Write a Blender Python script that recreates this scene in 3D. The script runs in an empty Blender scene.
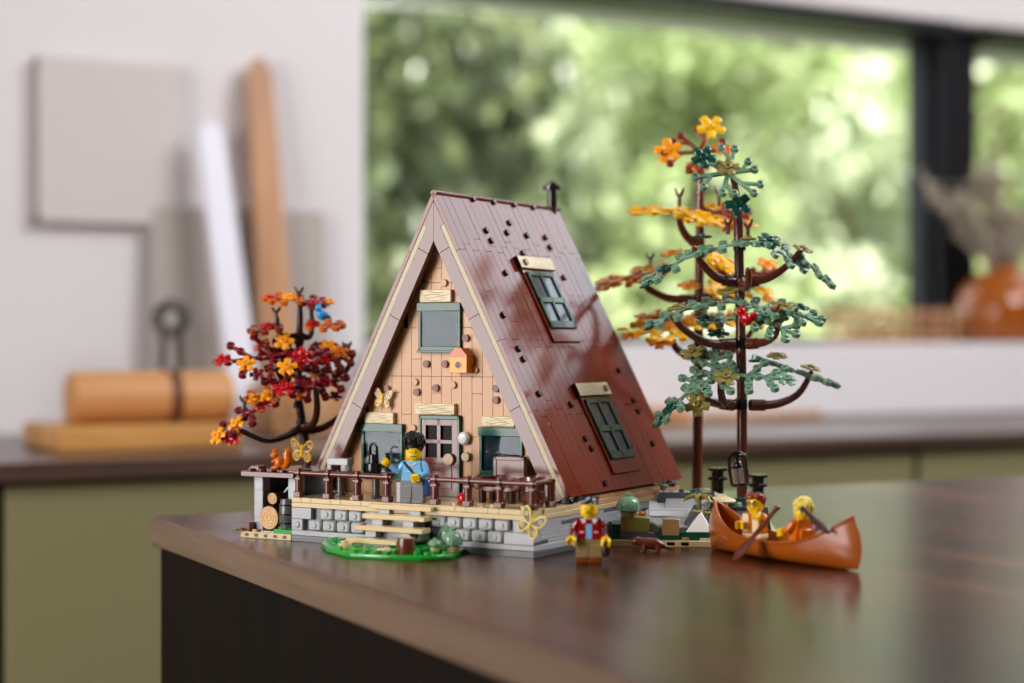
import bpy, bmesh, math, random
from mathutils import Vector, Matrix, Euler
random.seed(7)
PI = math.pi
C = bpy.context.scene.collection
# ---------------------------------------------------------------- camera frame
F, HY, H, HT = 1723.0, 343.0, .1316, .90      # focal length (px), horizon row, camera height above table, table height
A = math.radians(28.5)                         # yaw of the camera against the room
TH = math.radians(30.2)                        # yaw of the cabin against the camera
RIGHT = Vector((math.cos(A), -math.sin(A), 0)); FWD = Vector((math.sin(A), math.cos(A), 0))
CAM = Vector((0, 0, HT + H))
def W(x, y, z=0): return RIGHT * x + FWD * y + Vector((0, 0, HT + z))       # table frame (right, depth, height) -> world
def G(px, py, h=0):                                                         # point at height h over the table
    Z = (H - h) / (py - HY) * F
    return ((px - 512) / F * Z, Z)
CC = (.0152, 1.05); RX = (math.cos(TH), -math.sin(TH)); DX = (math.sin(TH), math.cos(TH))
def hx(px, py, y):                                                          # cabin-local (x,z) mm on the plane y (mm)
    y /= 1000; t = (px - 512) / F
    x = (t * (CC[1] + y * DX[1]) - CC[0] - y * DX[0]) / (RX[0] - t * RX[1])
    Z = CC[1] + x * RX[1] + y * DX[1]
    return x * 1000, (H - (py - HY) / F * Z) * 1000
def rf(px, py):                                                             # (y mm, fraction up the slope) on the right roof plane
    t = (px - 512) / F; lo, hi = -.2, 1.2
    for _ in range(50):
        s = (lo + hi) / 2; x = -.003 - .103 * s; z = .034 + .1995 * s
        y = (t * (CC[1] + x * RX[1]) - CC[0] - x * RX[0]) / (DX[0] - t * DX[1])
        Z = CC[1] + x * RX[1] + y * DX[1]
        if HY + (H - z) / Z * F > py: lo = s
        else: hi = s
    return y * 1000, lo

# ---------------------------------------------------------------- materials
def lin(c): return tuple(((v / 255) / 12.92 if v / 255 <= .04045 else ((v / 255 + .055) / 1.055) ** 2.4) for v in c) + (1,)
M = {}
def mat(name, rgb, rough=.2, spec=.5, metal=0, trans=0, ior=1.5, bump=0, bscale=200, coat=0, var=0, vscale=8):
    m = bpy.data.materials.new(name); m.use_nodes = True
    nt = m.node_tree; b = nt.nodes['Principled BSDF']
    b.inputs['Base Color'].default_value = lin(rgb)
    b.inputs['Roughness'].default_value = rough; b.inputs['Metallic'].default_value = metal
    b.inputs['Specular IOR Level'].default_value = spec; b.inputs['IOR'].default_value = ior
    b.inputs['Transmission Weight'].default_value = trans; b.inputs['Coat Weight'].default_value = coat
    tc = nt.nodes.new('ShaderNodeTexCoord')
    if var:
        n = nt.nodes.new('ShaderNodeTexNoise'); n.inputs['Scale'].default_value = vscale
        nt.links.new(tc.outputs['Object'], n.inputs['Vector'])
        hs = nt.nodes.new('ShaderNodeHueSaturation'); hs.inputs['Color'].default_value = lin(rgb)
        mr = nt.nodes.new('ShaderNodeMapRange'); mr.inputs['To Min'].default_value = 1 - var; mr.inputs['To Max'].default_value = 1 + var
        nt.links.new(n.outputs['Fac'], mr.inputs['Value']); nt.links.new(mr.outputs['Result'], hs.inputs['Value'])
        nt.links.new(hs.outputs['Color'], b.inputs['Base Color'])
    if bump:
        n = nt.nodes.new('ShaderNodeTexNoise'); n.inputs['Scale'].default_value = bscale
        bp = nt.nodes.new('ShaderNodeBump'); bp.inputs['Strength'].default_value = bump; bp.inputs['Distance'].default_value = .001
        nt.links.new(tc.outputs['Object'], n.inputs['Vector']); nt.links.new(n.outputs['Fac'], bp.inputs['Height']); nt.links.new(bp.outputs['Normal'], b.inputs['Normal'])
    M[name] = m; return m
def wood(name, c1, c2, c3, rough=.3, stretch=(14, 1.2, 14), spec=.5, bump=.15, planks=0):
    m = mat(name, c2, rough, spec); nt = m.node_tree; b = nt.nodes['Principled BSDF']
    tc = nt.nodes.new('ShaderNodeTexCoord'); mp = nt.nodes.new('ShaderNodeMapping'); mp.inputs['Scale'].default_value = stretch
    nt.links.new(tc.outputs['Object'], mp.inputs['Vector'])
    n = nt.nodes.new('ShaderNodeTexNoise'); n.inputs['Scale'].default_value = 1.6; n.inputs['Detail'].default_value = 7; n.inputs['Roughness'].default_value = .62; n.inputs['Distortion'].default_value = .5
    nt.links.new(mp.outputs['Vector'], n.inputs['Vector'])
    r = nt.nodes.new('ShaderNodeValToRGB'); e = r.color_ramp.elements
    e[0].position = .3; e[0].color = lin(c1); e[1].position = .72; e[1].color = lin(c3)
    x = e.new(.5); x.color = lin(c2)
    nt.links.new(n.outputs['Fac'], r.inputs['Fac']); out = r.outputs['Color']
    if planks:
        sx = nt.nodes.new('ShaderNodeSeparateXYZ'); nt.links.new(tc.outputs['Object'], sx.inputs[0])
        ml = nt.nodes.new('ShaderNodeMath'); ml.operation = 'MULTIPLY'; ml.inputs[1].default_value = planks; nt.links.new(sx.outputs['X'], ml.inputs[0])
        fl = nt.nodes.new('ShaderNodeMath'); fl.operation = 'FLOOR'; nt.links.new(ml.outputs[0], fl.inputs[0])
        wn = nt.nodes.new('ShaderNodeTexWhiteNoise'); wn.noise_dimensions = '1D'; nt.links.new(fl.outputs[0], wn.inputs['W'])
        mr = nt.nodes.new('ShaderNodeMapRange'); mr.inputs['To Min'].default_value = .72; mr.inputs['To Max'].default_value = 1.3; nt.links.new(wn.outputs['Value'], mr.inputs['Value'])
        hs = nt.nodes.new('ShaderNodeHueSaturation'); nt.links.new(out, hs.inputs['Color']); nt.links.new(mr.outputs['Result'], hs.inputs['Value']); out = hs.outputs['Color']
    nt.links.new(out, b.inputs['Base Color'])
    if bump:
        bp = nt.nodes.new('ShaderNodeBump'); bp.inputs['Strength'].default_value = bump; bp.inputs['Distance'].default_value = .0006
        nt.links.new(n.outputs['Fac'], bp.inputs['Height']); nt.links.new(bp.outputs['Normal'], b.inputs['Normal'])
    return m
# plastic
for k, c in dict(red_brown=(96, 42, 28), dark_brown=(56, 30, 20), tan=(206, 182, 132), nougat=(198, 150, 106), dark_tan=(160, 126, 80), dark_green=(8, 78, 62),
                 light_grey=(168, 171, 174), dark_grey=(84, 88, 92), white=(225, 225, 222), black=(14, 14, 16), green=(28, 148, 48), sand_green=(112, 152, 124),
                 olive=(138, 128, 62), yellow=(246, 190, 12), light_orange=(244, 158, 16), orange=(206, 104, 14), rust=(132, 48, 16), dark_red=(118, 8, 22), red=(186, 8, 16),
                 canoe_orange=(160, 80, 20), skin_yellow=(244, 200, 16), blue=(52, 150, 214), navy=(36, 66, 116), azure=(120, 186, 232), pale_yellow=(240, 222, 110),
                 lavender=(184, 142, 214), cream=(232, 214, 170), medium_brown=(120, 62, 26), stone_white=(196, 200, 204), khaki=(150, 128, 84), teal=(44, 96, 92)).items():
    mat(k, c, .16 if k != 'nougat' else .3, .4 if k in ('medium_brown', 'dark_brown') else .58 if k == 'dark_green' else .8 if max(c) < 130 else .55)
mat('roof_brown', (112, 42, 24), .13, .7, var=.14, vscale=60)
mat('glass', (225, 242, 250), .02, .4, trans=1.0, ior=1.33)
mat('skylight_glass', (120, 128, 140), .06, .6, trans=.55)
mat('butterfly_dark', (120, 92, 110), .2, .5, trans=.3)
mat('amber_glass', (206, 112, 30), .06, .6, trans=.5)
mat('clear', (240, 240, 240), .05, .6, trans=.9)
mat('wall_paint', (222, 217, 218), .6, .3, bump=.1)
mat('trouser_grey', (126, 128, 132), .25, .4)
mat('dark_pane', (6, 6, 7), .4, .12)
mat('black_hair', (15, 14, 16), .42, .35)
mat('added_wall_brown', (74, 50, 38), .6, .3, var=.2)
mat('verge_tan', (184, 172, 136), .25, .5)
mat('deep_red', (150, 8, 14), .2, .5)
mat('wall_grey', (150, 142, 136), .7, .2)
mat('ceiling_paint', (214, 208, 206), .7, .2)
mat('blind_blue', (132, 172, 188), .4, .2)  # pale blue of the cabin panes, their reflection put into the colour
mat('olive_paint', (124, 118, 82), .5, .35, bump=.05)
mat('frame_black', (20, 20, 24), .4, .2)
mat('grey_panel', (178, 168, 162), .6, .2, bump=.1)
mat('canvas', (206, 200, 196), .7, .2, bump=.25, bscale=600)
mat('white_board', (226, 226, 236), .4, .4)
mat('leather', (192, 138, 86), .42, .4, bump=.3, bscale=120, var=.15)
mat('strap', (92, 56, 34), .5, .3)
mat('steel', (58, 55, 52), .4, .4, metal=.3)
mat('dry_grass', (176, 164, 146), .8, .1)
mat('floor_stone', (120, 112, 104), .5, .3, var=.1)
mat('bark', (120, 100, 80), .9, .1, bump=.6, bscale=30, var=.3)
mat('bark_pale', (196, 178, 156), .9, .1, bump=.6, bscale=30, var=.15)
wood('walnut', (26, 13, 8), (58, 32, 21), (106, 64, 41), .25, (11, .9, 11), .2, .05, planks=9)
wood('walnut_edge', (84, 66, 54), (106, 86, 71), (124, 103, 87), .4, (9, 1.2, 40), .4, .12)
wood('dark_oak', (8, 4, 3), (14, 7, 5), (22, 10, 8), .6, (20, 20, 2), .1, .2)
wood('counter_wood', (50, 36, 30), (72, 54, 46), (96, 74, 62), .28, (1.2, 14, 14), .5, .1)
wood('board_wood', (160, 110, 70), (194, 142, 96), (212, 170, 126), .45, (14, 14, 1.4))
wood('pale_wood', (160, 108, 52), (194, 140, 74), (208, 160, 96), .5, (1.4, 14, 14))
wood('log_end', (190, 140, 78), (212, 166, 104), (226, 184, 124), .3, (300, 300, 300))
wood('printed_plank', (196, 180, 140), (216, 200, 158), (222, 208, 168), .25, (60, 60, 500), .5, .05)
def thinglass(name, f0, f1):
    m = bpy.data.materials.new(name); m.use_nodes = True; nt = m.node_tree; nt.nodes.clear()
    o = nt.nodes.new('ShaderNodeOutputMaterial'); t = nt.nodes.new('ShaderNodeBsdfTransparent'); g = nt.nodes.new('ShaderNodeBsdfGlossy'); g.inputs['Roughness'].default_value = .02
    lw = nt.nodes.new('ShaderNodeLayerWeight'); lw.inputs['Blend'].default_value = .25; mr = nt.nodes.new('ShaderNodeMapRange'); mr.inputs['To Min'].default_value = f0; mr.inputs['To Max'].default_value = f1
    t.inputs['Color'].default_value = (.97, .985, .975, 1); mx = nt.nodes.new('ShaderNodeMixShader')
    nt.links.new(lw.outputs['Fresnel'], mr.inputs['Value']); nt.links.new(mr.outputs['Result'], mx.inputs[0]); nt.links.new(t.outputs[0], mx.inputs[1]); nt.links.new(g.outputs[0], mx.inputs[2]); nt.links.new(mx.outputs[0], o.inputs[0]); M[name] = m
thinglass('window_glass', .02, .5)
def leafmat(name, c1, c2, c3):
    m = bpy.data.materials.new(name); m.use_nodes = True; nt = m.node_tree; nt.nodes.clear()
    o = nt.nodes.new('ShaderNodeOutputMaterial'); d = nt.nodes.new('ShaderNodeBsdfDiffuse'); t = nt.nodes.new('ShaderNodeBsdfTranslucent'); mx = nt.nodes.new('ShaderNodeMixShader')
    g = nt.nodes.new('ShaderNodeNewGeometry'); r = nt.nodes.new('ShaderNodeValToRGB'); e = r.color_ramp.elements
    e[0].color = lin(c1); e[1].color = lin(c3); x = e.new(.5); x.color = lin(c2)
    nt.links.new(g.outputs['Random Per Island'], r.inputs['Fac'])
    nt.links.new(r.outputs['Color'], d.inputs['Color']); nt.links.new(r.outputs['Color'], t.inputs['Color'])
    gl = nt.nodes.new('ShaderNodeBsdfGlossy'); gl.inputs['Roughness'].default_value = .35; m2 = nt.nodes.new('ShaderNodeMixShader'); m2.inputs[0].default_value = .06
    mx.inputs[0].default_value = .45
    nt.links.new(d.outputs[0], mx.inputs[1]); nt.links.new(t.outputs[0], mx.inputs[2])
    nt.links.new(mx.outputs[0], m2.inputs[1]); nt.links.new(gl.outputs[0], m2.inputs[2]); nt.links.new(m2.outputs[0], o.inputs[0]); M[name] = m
leafmat('leaf_fresh', (122, 138, 76), (162, 178, 118), (202, 210, 164))
leafmat('leaf_pale', (158, 172, 130), (194, 204, 168), (222, 226, 204))
leafmat('leaf_deep', (62, 72, 42), (98, 110, 66), (142, 150, 104))
leafmat('leaf_tan', (120, 104, 70), (156, 136, 98), (186, 168, 130))
leafmat('lawn', (74, 98, 40), (104, 126, 58), (130, 146, 80))

# ---------------------------------------------------------------- mesh builder (all in mm)
def basis(x, z):
    x = Vector(x).normalized(); z = Vector(z); z = (z - x * z.dot(x)).normalized(); y = z.cross(x)
    return Matrix((x, y, z)).transposed().to_4x4()
def rotM(ax, ang): return Matrix.Rotation(math.radians(ang), 4, ax)
def tr(x, y, z): return Matrix.Translation((x, y, z))
class MB:
    def __init__(s): s.bm = bmesh.new(); s.X = Matrix(); s.mi = 0
    def v(s, p): return s.bm.verts.new(s.X @ Vector(p))
    def f(s, vs):
        try: fc = s.bm.faces.new(vs); fc.material_index = s.mi; return fc
        except ValueError: return None
    def box(s, x0, y0, z0, x1, y1, z1, b=.3, T=None):
        old = s.X
        if T is not None: s.X = s.X @ T
        hx_, hy_, hz_ = abs(x1 - x0) / 2, abs(y1 - y0) / 2, abs(z1 - z0) / 2; cx, cy, cz = (x0 + x1) / 2, (y0 + y1) / 2, (z0 + z1) / 2
        b = min(b, hx_ * .9, hy_ * .9, hz_ * .9); V = {}
        for a in (-1, 1):
            for c in (-1, 1):
                for d in (-1, 1):
                    V[a, c, d] = (s.v((cx + a * hx_, cy + c * (hy_ - b), cz + d * (hz_ - b))), s.v((cx + a * (hx_ - b), cy + c * hy_, cz + d * (hz_ - b))), s.v((cx + a * (hx_ - b), cy + c * (hy_ - b), cz + d * hz_)))
        q = ((-1, -1), (1, -1), (1, 1), (-1, 1))
        for a in (-1, 1):
            s.f([V[a, c, d][0] for c, d in q]); s.f([V[c, a, d][1] for c, d in q]); s.f([V[c, d, a][2] for c, d in q])
            for c in (-1, 1):
                s.f([V[a, c, -1][0], V[a, c, 1][0], V[a, c, 1][1], V[a, c, -1][1]])
                s.f([V[a, -1, c][0], V[a, 1, c][0], V[a, 1, c][2], V[a, -1, c][2]])
                s.f([V[-1, a, c][1], V[1, a, c][1], V[1, a, c][2], V[-1, a, c][2]])
                for d in (-1, 1): s.f(V[a, c, d])
        s.X = old
    def tube(s, pts, r, n=10, cap=True):
        pts = [Vector(p) for p in pts]; k = len(pts)
        if not hasattr(r, '__len__'): r = [r] * k
        rings = []; up = None
        for i, p in enumerate(pts):
            t = (pts[min(i + 1, k - 1)] - pts[max(i - 1, 0)])
            t = t.normalized() if t.length > 1e-9 else Vector((0, 0, 1))
            if up is None: up = Vector((1, 0, 0)) if abs(t.x) < .8 else Vector((0, 1, 0))
            u = (up - t * up.dot(t)).normalized(); w = t.cross(u); up = u
            rings.append([s.v(p + (u * math.cos(2 * PI * j / n) + w * math.sin(2 * PI * j / n)) * r[i]) for j in range(n)])
        for a, b in zip(rings, rings[1:]):
            for j in range(n): s.f((a[j], a[(j + 1) % n], b[(j + 1) % n], b[j]))
        if cap: s.f(rings[0][::-1]); s.f(rings[-1])
    def cyl(s, p0, p1, r0, r1=None, n=16):
        r1 = r0 if r1 is None else r1; p0, p1 = Vector(p0), Vector(p1); d = (p1 - p0); e = min(.25, d.length * .2, r0 * .3, r1 * .3); u = d.normalized() * e
        s.tube([p0, p0 + u * .001, p0 + u, p1 - u, p1 - u * .001, p1], [max(r0 - e, .01), r0 - e * .95, r0, r1, r1 - e * .95, max(r1 - e, .01)], n)
    def lathe(s, prof, T=Matrix(), n=24):
        old = s.X; s.X = s.X @ T
        rings = [[s.v((r * math.cos(2 * PI * j / n), r * math.sin(2 * PI * j / n), z)) for j in range(n)] for r, z in prof]
        for a, b in zip(rings, rings[1:]):
            for j in range(n): s.f((a[j], a[(j + 1) % n], b[(j + 1) % n], b[j]))
        if prof[0][0] > 1e-4: s.f(rings[0][::-1])
        if prof[-1][0] > 1e-4: s.f(rings[-1])
        s.X = old
    def ell(s, c, r, T=Matrix(), sub=2):
        r = (r, r, r) if not hasattr(r, '__len__') else r
        g = bmesh.ops.create_icosphere(s.bm, subdivisions=sub, radius=1, matrix=s.X @ tr(*c) @ T @ Matrix.Diagonal((*r, 1)))
        for v in g['verts']:
            for fc in v.link_faces: fc.material_index = s.mi
    def prism(s, poly, d, T=Matrix()):
        old = s.X; s.X = s.X @ T
        a = [s.v((x, y, 0)) for x, y in poly]; b = [s.v((x, y, d)) for x, y in poly]; n = len(poly)
        s.f(a[::-1]); s.f(b)
        for i in range(n): s.f((a[i], a[(i + 1) % n], b[(i + 1) % n], b[i]))
        s.X = old
    def stud(s, x, y, z, r=2.4, h=1.7, T=None):
        old = s.X
        if T is not None: s.X = s.X @ T
        s.cyl((x, y, z - .2), (x, y, z + h), r, n=14); s.X = old
    def ring(s, c, ax, R, r, n=20, a0=0, a1=2 * PI, m=8):
        B = Vector(ax).to_track_quat('Z', 'Y').to_matrix(); c = Vector(c)
        k = n if a1 - a0 < 2 * PI - 1e-3 else n
        s.tube([c + B @ Vector((R * math.cos(a0 + (a1 - a0) * i / k), R * math.sin(a0 + (a1 - a0) * i / k), 0)) for i in range(k + 1)], r, m)
    def build(s, name, mats, parent=None, smooth=40, scale=.001, label=None):
        bmesh.ops.recalc_face_normals(s.bm, faces=s.bm.faces)
        for v in s.bm.verts: v.co *= scale
        me = bpy.data.meshes.new(name); s.bm.to_mesh(me); s.bm.free()
        for m in (mats if isinstance(mats, (list, tuple)) else [mats]): me.materials.append(M[m])
        me.shade_smooth(); me.set_sharp_from_angle(angle=math.radians(smooth))
        o = bpy.data.objects.new(name, me); C.objects.link(o)
        if parent: o.parent = parent
        if label: o['label'] = label
        return o
def tag(o, label, cat, group=None, kind=None):
    if kind: o['kind'] = kind
    if label: o['label'] = label
    if cat: o['category'] = cat
    if group: o['group'] = group
    return o
def thing(name, label, cat, loc, rz=0, group=None):
    o = bpy.data.objects.new(name, None); C.objects.link(o); o.empty_display_size = .01
    o.location = loc; o.rotation_euler = (0, 0, rz); return tag(o, label, cat, group)
def struct(o, label=None): o['kind'] = 'structure'; o['label'] = label or o.name.replace('_', ' '); o['category'] = o.name.split('_')[0]; return o
def obox(name, m, x0, y0, z0, x1, y1, z1, b=2, parent=None):       # box in world metres
    mb = MB(); mb.box(x0 * 1000, y0 * 1000, z0 * 1000, x1 * 1000, y1 * 1000, z1 * 1000, b); return mb.build(name, m, parent)

# ================================================================ SETTING
WV = 2.545                                       # back wall plane
def ucol(px, v):
    tt = (px - 512) / F; Z = v / (math.cos(A) - tt * math.sin(A)); return tt * Z * math.cos(A) + Z * math.sin(A)
U0, U1, U2, U3 = ucol(365, WV), ucol(931, WV + .08), ucol(977, WV + .05), 4.6         # window opening, post, second pane
SILL, HEAD, TOP = HT + .131, HT + H + .605, 2.9
struct(obox('floor', 'floor_stone', -4, -3, -.05, 6, WV + .2, 0), 'stone floor of the kitchen')
struct(obox('ceiling', 'ceiling_paint', -3.2, -1.6, TOP, 3.0, WV + .3, TOP + .12), 'white kitchen ceiling')
struct(obox('wall_back', 'wall_paint', -3.0, WV, 0, U0, WV + .35, TOP, 4), 'white kitchen wall to the left of the long window')
struct(obox('wall_added_left', 'wall_grey', -3.2, -1.75, 0, -3.0, WV + .2, TOP, 4), 'unseen wall added at the far left to block sky light')  # unseen, added to keep sky light off the island and cabin
struct(obox('wall_added_front', 'wall_grey', -3.2, -1.75, 0, 4.85, -1.6, TOP, 4), 'unseen wall added behind the viewer to block sky light')  # unseen, added to block sky light and its reflection in the window
struct(obox('wall_added_right', 'added_wall_brown', 4.7, -1.6, 0, 4.85, WV + .3, 2.75, 4), 'low brown unseen wall added at the right to darken the roof reflection')  # unseen, added so that the lower roof mirrors something dark
struct(obox('wall_lower', 'wall_paint', U0, WV - .14, HT + .0006, U3, WV + .35, SILL, 4), 'white wall band below the long window')
struct(obox('wall_base', 'wall_paint', U0, WV, 0, U3, WV + .35, HT - .001, 4), 'white wall behind the base cabinets')
struct(obox('wall_upper', 'ceiling_paint', U0, WV, HEAD + .022, U3, WV + .35, TOP, 4), 'pale wall above the long window')
def window(n, x0, x1, lab):
    mb = MB()
    y0, y1 = (WV + .08) * 1000, (WV + .13) * 1000; x0 *= 1000; x1 *= 1000; z0, z1 = SILL * 1000, HEAD * 1000
    mb.box(x0, y0, z0, x1, y1, z0 + 14, 2); mb.box(x0, (WV + .002) * 1000, z1 - 2, x1, y1, z1 + 22, 2)
    mb.box(x0, y0, z0 + 10, x0 + 14, y1, z1, 2); mb.box(x1 - 14, y0, z0 + 10, x1, y1, z1, 2)
    o = struct(mb.build(n, 'frame_black'), lab)
    g = MB(); g.box(x0 + 12, y0 + 28, z0 + 12, x1 - 12, y0 + 32, z1 + 2, .2); g.build('pane', 'window_glass', o)
window('window_1', U0, U1, 'wide black framed window facing the green garden')
window('window_2', U2, U3, 'black framed window to the right of the dark post')
struct(obox('trim_1', 'frame_black', U1, WV + .05, SILL, U2, WV + .15, HEAD + .022), 'dark upright post between the two windows')
# counter run along the back wall
CV = 1.922
top = obox('countertop', 'counter_wood', -1.6, CV, HT - .022, 4.66, WV - .002, HT, 3)
tag(top, 'long dark wooden worktop running under the window', 'countertop')
xs = [ucol(4, CV) - .9, ucol(4, CV), ucol(440, CV), ucol(926, CV), 4.6]
labs = ['plain olive green base cabinet cut off by the left edge of the picture', 'olive green base cabinet under the leather roll and wooden board', 'olive green base cabinet behind the toy cabin, canoe and tall trees',
        'olive green base cabinet below the amber vase, right of the dark gap', 'olive green base cabinet at the far right end of the worktop']
for i in range(4):
    t = thing('base_cabinet', labs[i], 'cabinet', (xs[i], CV + .02, 0), 0, 'olive base cabinets below the worktop')
    w = (xs[i + 1] - xs[i]) * 1000
    mb = MB(); mb.box(0, 20, 80, w, 590, 875, 2); mb.build('body', 'frame_black', t)
    mb = MB(); mb.box(6, -2, 90, w - 6, 18, 872, 2); mb.build('door', 'olive_paint', t)
    mb = MB(); mb.box(0, 60, 0, w, 540, 82, 2); mb.build('plinth', 'frame_black', t)
# island
t = thing('kitchen_island', 'dark walnut kitchen island carrying the toy cabin', 'table', (W(-.2747, 1.310).x, W(-.2747, 1.310).y, 0), math.radians(-1.5))
mb = MB(); mb.box(0, -2200, HT * 1000 - 22, 1900, 0, HT * 1000, 1.2)
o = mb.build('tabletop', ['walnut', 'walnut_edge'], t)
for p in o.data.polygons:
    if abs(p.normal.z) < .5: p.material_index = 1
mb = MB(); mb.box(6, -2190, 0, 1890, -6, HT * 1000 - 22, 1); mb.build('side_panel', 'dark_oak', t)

# ================================================================ BACKGROUND OBJECTS
def bw(px, py, V):                                 # point on the vertical plane y=V through a pixel
    tt = (px - 512) / F; Z = V / (math.cos(A) - tt * math.sin(A)); X = tt * Z
    return (X * math.cos(A) + Z * math.sin(A)) * 1000, (HT + H - (py - HY) / F * Z) * 1000
def wallrect(px0, py0, px1, py1, V): a = bw(px0, py0, V); b = bw(px1, py1, V); return a[0], b[1], b[0], a[1]
V1 = WV * 1000
x0, z0, x1, z1 = wallrect(38, 56, 182, 226, WV - .02)
t = thing('canvas_picture', 'blank pale canvas picture hanging on the white wall', 'picture', (x0 / 1000, WV, z0 / 1000))
mb = MB(); mb.box(0, -26, 0, x1 - x0, -22, z1 - z0, 1); mb.build('canvas', 'canvas', t)
mb = MB()
for a in ((0, -23, 0, x1 - x0, -1, 12), (0, -23, z1 - z0 - 12, x1 - x0, -1, z1 - z0), (0, -23, 0, 12, -1, z1 - z0), (x1 - x0 - 12, -23, 0, x1 - x0, -1, z1 - z0)): mb.box(*a, .6)
mb.build('stretcher_frame', 'grey_panel', t)
x0, z0, x1, z1 = wallrect(150, 206, 322, 452, WV - .02)
mb = MB(); mb.box(0, 0, 0, x1 - x0, 12, z1 - HT * 1000, 1.5)
o = mb.build('backing_board', 'grey_panel'); o.location = (x0 / 1000, WV - .05, HT + .001); o.rotation_euler = (math.radians(-4), 0, 0)
tag(o, 'taupe grey board leaning on the white wall behind the taller boards', 'board')
def leanboard(name, m, pts, V, thick, label, cat, lean=-6):
    P = [bw(x, y, V) for x, y in pts]; cx = sum(p[0] for p in P) / len(P); zb = HT * 1000
    mb = MB(); mb.prism([(p[0] - cx, p[1] - zb) for p in P], thick, rotM('X', 90))
    for v in mb.bm.verts:
        if v.co.z < 5: v.co.z = -v.co.y * math.tan(math.radians(lean))
    o = mb.build(name, m, smooth=25); o.location = (cx / 1000, V, HT + .0005); o.rotation_euler = (math.radians(lean), 0, 0)
    return tag(o, label, cat)
leanboard('cutting_board', 'white_board', [(232, 462), (262, 462), (236, 128), (228, 116), (216, 118), (210, 130)], WV - .13, 16, 'tall narrow white board leaning on the wall', 'board', -9)
leanboard('wooden_paddle_board', 'board_wood', [(262, 462), (300, 462), (288, 250), (282, 120), (279, 70), (271, 54), (262, 56), (256, 72), (257, 250)], WV - .07, 18, 'tall rounded wooden serving board leaning on the white wall', 'board', -5)
x0, z0, x1, z1 = wallrect(272, 384, 345, 458, 2.32)
mb = MB(); mb.box(0, 0, 0, x1 - x0, 90, z1 - HT * 1000, 3); mb.box(20, -3, 20, x1 - x0 - 20, 2, z1 - HT * 1000 - 20, 2)
o = mb.build('wooden_box', 'board_wood'); o.location = (x0 / 1000, 2.32, HT); tag(o, 'small orange brown wooden box on the worktop behind the red autumn tree', 'box')
x0, z0, x1, z1 = wallrect(28, 430, 244, 458, 2.06); x0 = bw(28, 440, 2.22)[0]
mb = MB(); mb.box(0, 0, 0, x1 - x0, 190, z1 - HT * 1000 + 1, 3); mb.box(-2, 20, 6, x1 - x0 + 2, 170, 16, 2)
o = mb.build('wooden_board', 'pale_wood'); o.location = (x0 / 1000, 2.06, HT); tag(o, 'thick pale wooden board lying under the leather roll', 'board')
ztop = (z1 + 1) / 1000
x0, z0, x1, z1 = wallrect(63, 380, 238, 430, 2.12); x0 = bw(64, 400, 2.16)[0]; rr = (z1 - z0) / 2
t = thing('leather_roll', 'tan leather tool roll tied with a dark strap, lying on the wooden board', 'roll', (x0 / 1000, 2.15, ztop))
mb = MB(); pts = []; L = x1 - x0
mb.tube([(0, 0, rr), (3, 0, rr), (6, 0, rr), (L * .5, 0, rr), (L - 6, 0, rr), (L - 3, 0, rr), (L, 0, rr)], [rr * .55, rr * .9, rr * .99, rr, rr * .98, rr * .9, rr * .5], 22)
mb.box(8, -rr * .2, 0, L - 8, rr * 1.3, 9, 3)
mb.build('roll', 'leather', t)
sx = bw(178, 400, 2.12)[0] - x0
mb = MB(); mb.tube([(sx - 7, 0, rr), (sx + 7, 0, rr)], [rr * 1.03] * 2, 22); mb.build('strap', 'strap', t)
x0, z0 = bw(180, 378, 2.36); 
t = thing('metal_hook', 'dark steel ring hook standing against the grey board behind the leather roll', 'hook', (x0 / 1000, 2.40, HT))
mb = MB(); k = 1.42; zb = (378 - 300) * k
hz = bw(180, 318, 2.36)[1] - HT * 1000
mb.ring((0, 0, hz), (0, 1, 0), 20, 7.5, 28); mb.tube([(-11, 0, hz - 16), (-13, 0, hz - 60), (-10, 0, hz - 110), (-10, 0, 0)], 6, 8); mb.tube([(11, 0, hz - 16), (13, 0, hz - 60), (10, 0, hz - 110), (10, 0, 0)], 6, 8)
mb.build('loop', 'steel', t); mb = MB(); mb.box(-26, -16, 0, 26, 16, 10, 2); mb.build('foot', 'steel', t)
# on the right of the worktop
for (pxa, pya, pxb, pyb, V, m, nm, lb, ct) in ((655, 414, 694, 430, 2.3, 'board_wood', 'wooden_block', 'small brown wooden block on the worktop behind the yellow tree', 'block'),
                                              (702, 404, 822, 412, 2.4, 'pale_wood', 'wooden_tray', 'low wooden tray on the worktop behind the green tree', 'tray')):
    x0, z0, x1, z1 = wallrect(pxa, pya, pxb, pyb, V); h = 26 if ct == 'block' else 12
    mb = MB(); mb.box(0, 0, 0, x1 - x0, 100, h if ct == 'block' else 5, 2)
    if ct == 'tray':
        for a in ((0, 0, 4, x1 - x0, 6, h), (0, 94, 4, x1 - x0, 100, h), (0, 5, 4, 6, 95, h), (x1 - x0 - 6, 5, 4, x1 - x0, 95, h)): mb.box(*a, 1)
    else: mb.cyl((20, 50, h - 1), (20, 50, h + 4), 8)
    o = mb.build(nm, m); o.location = (x0 / 1000, V, HT); tag(o, lb, ct)
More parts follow.
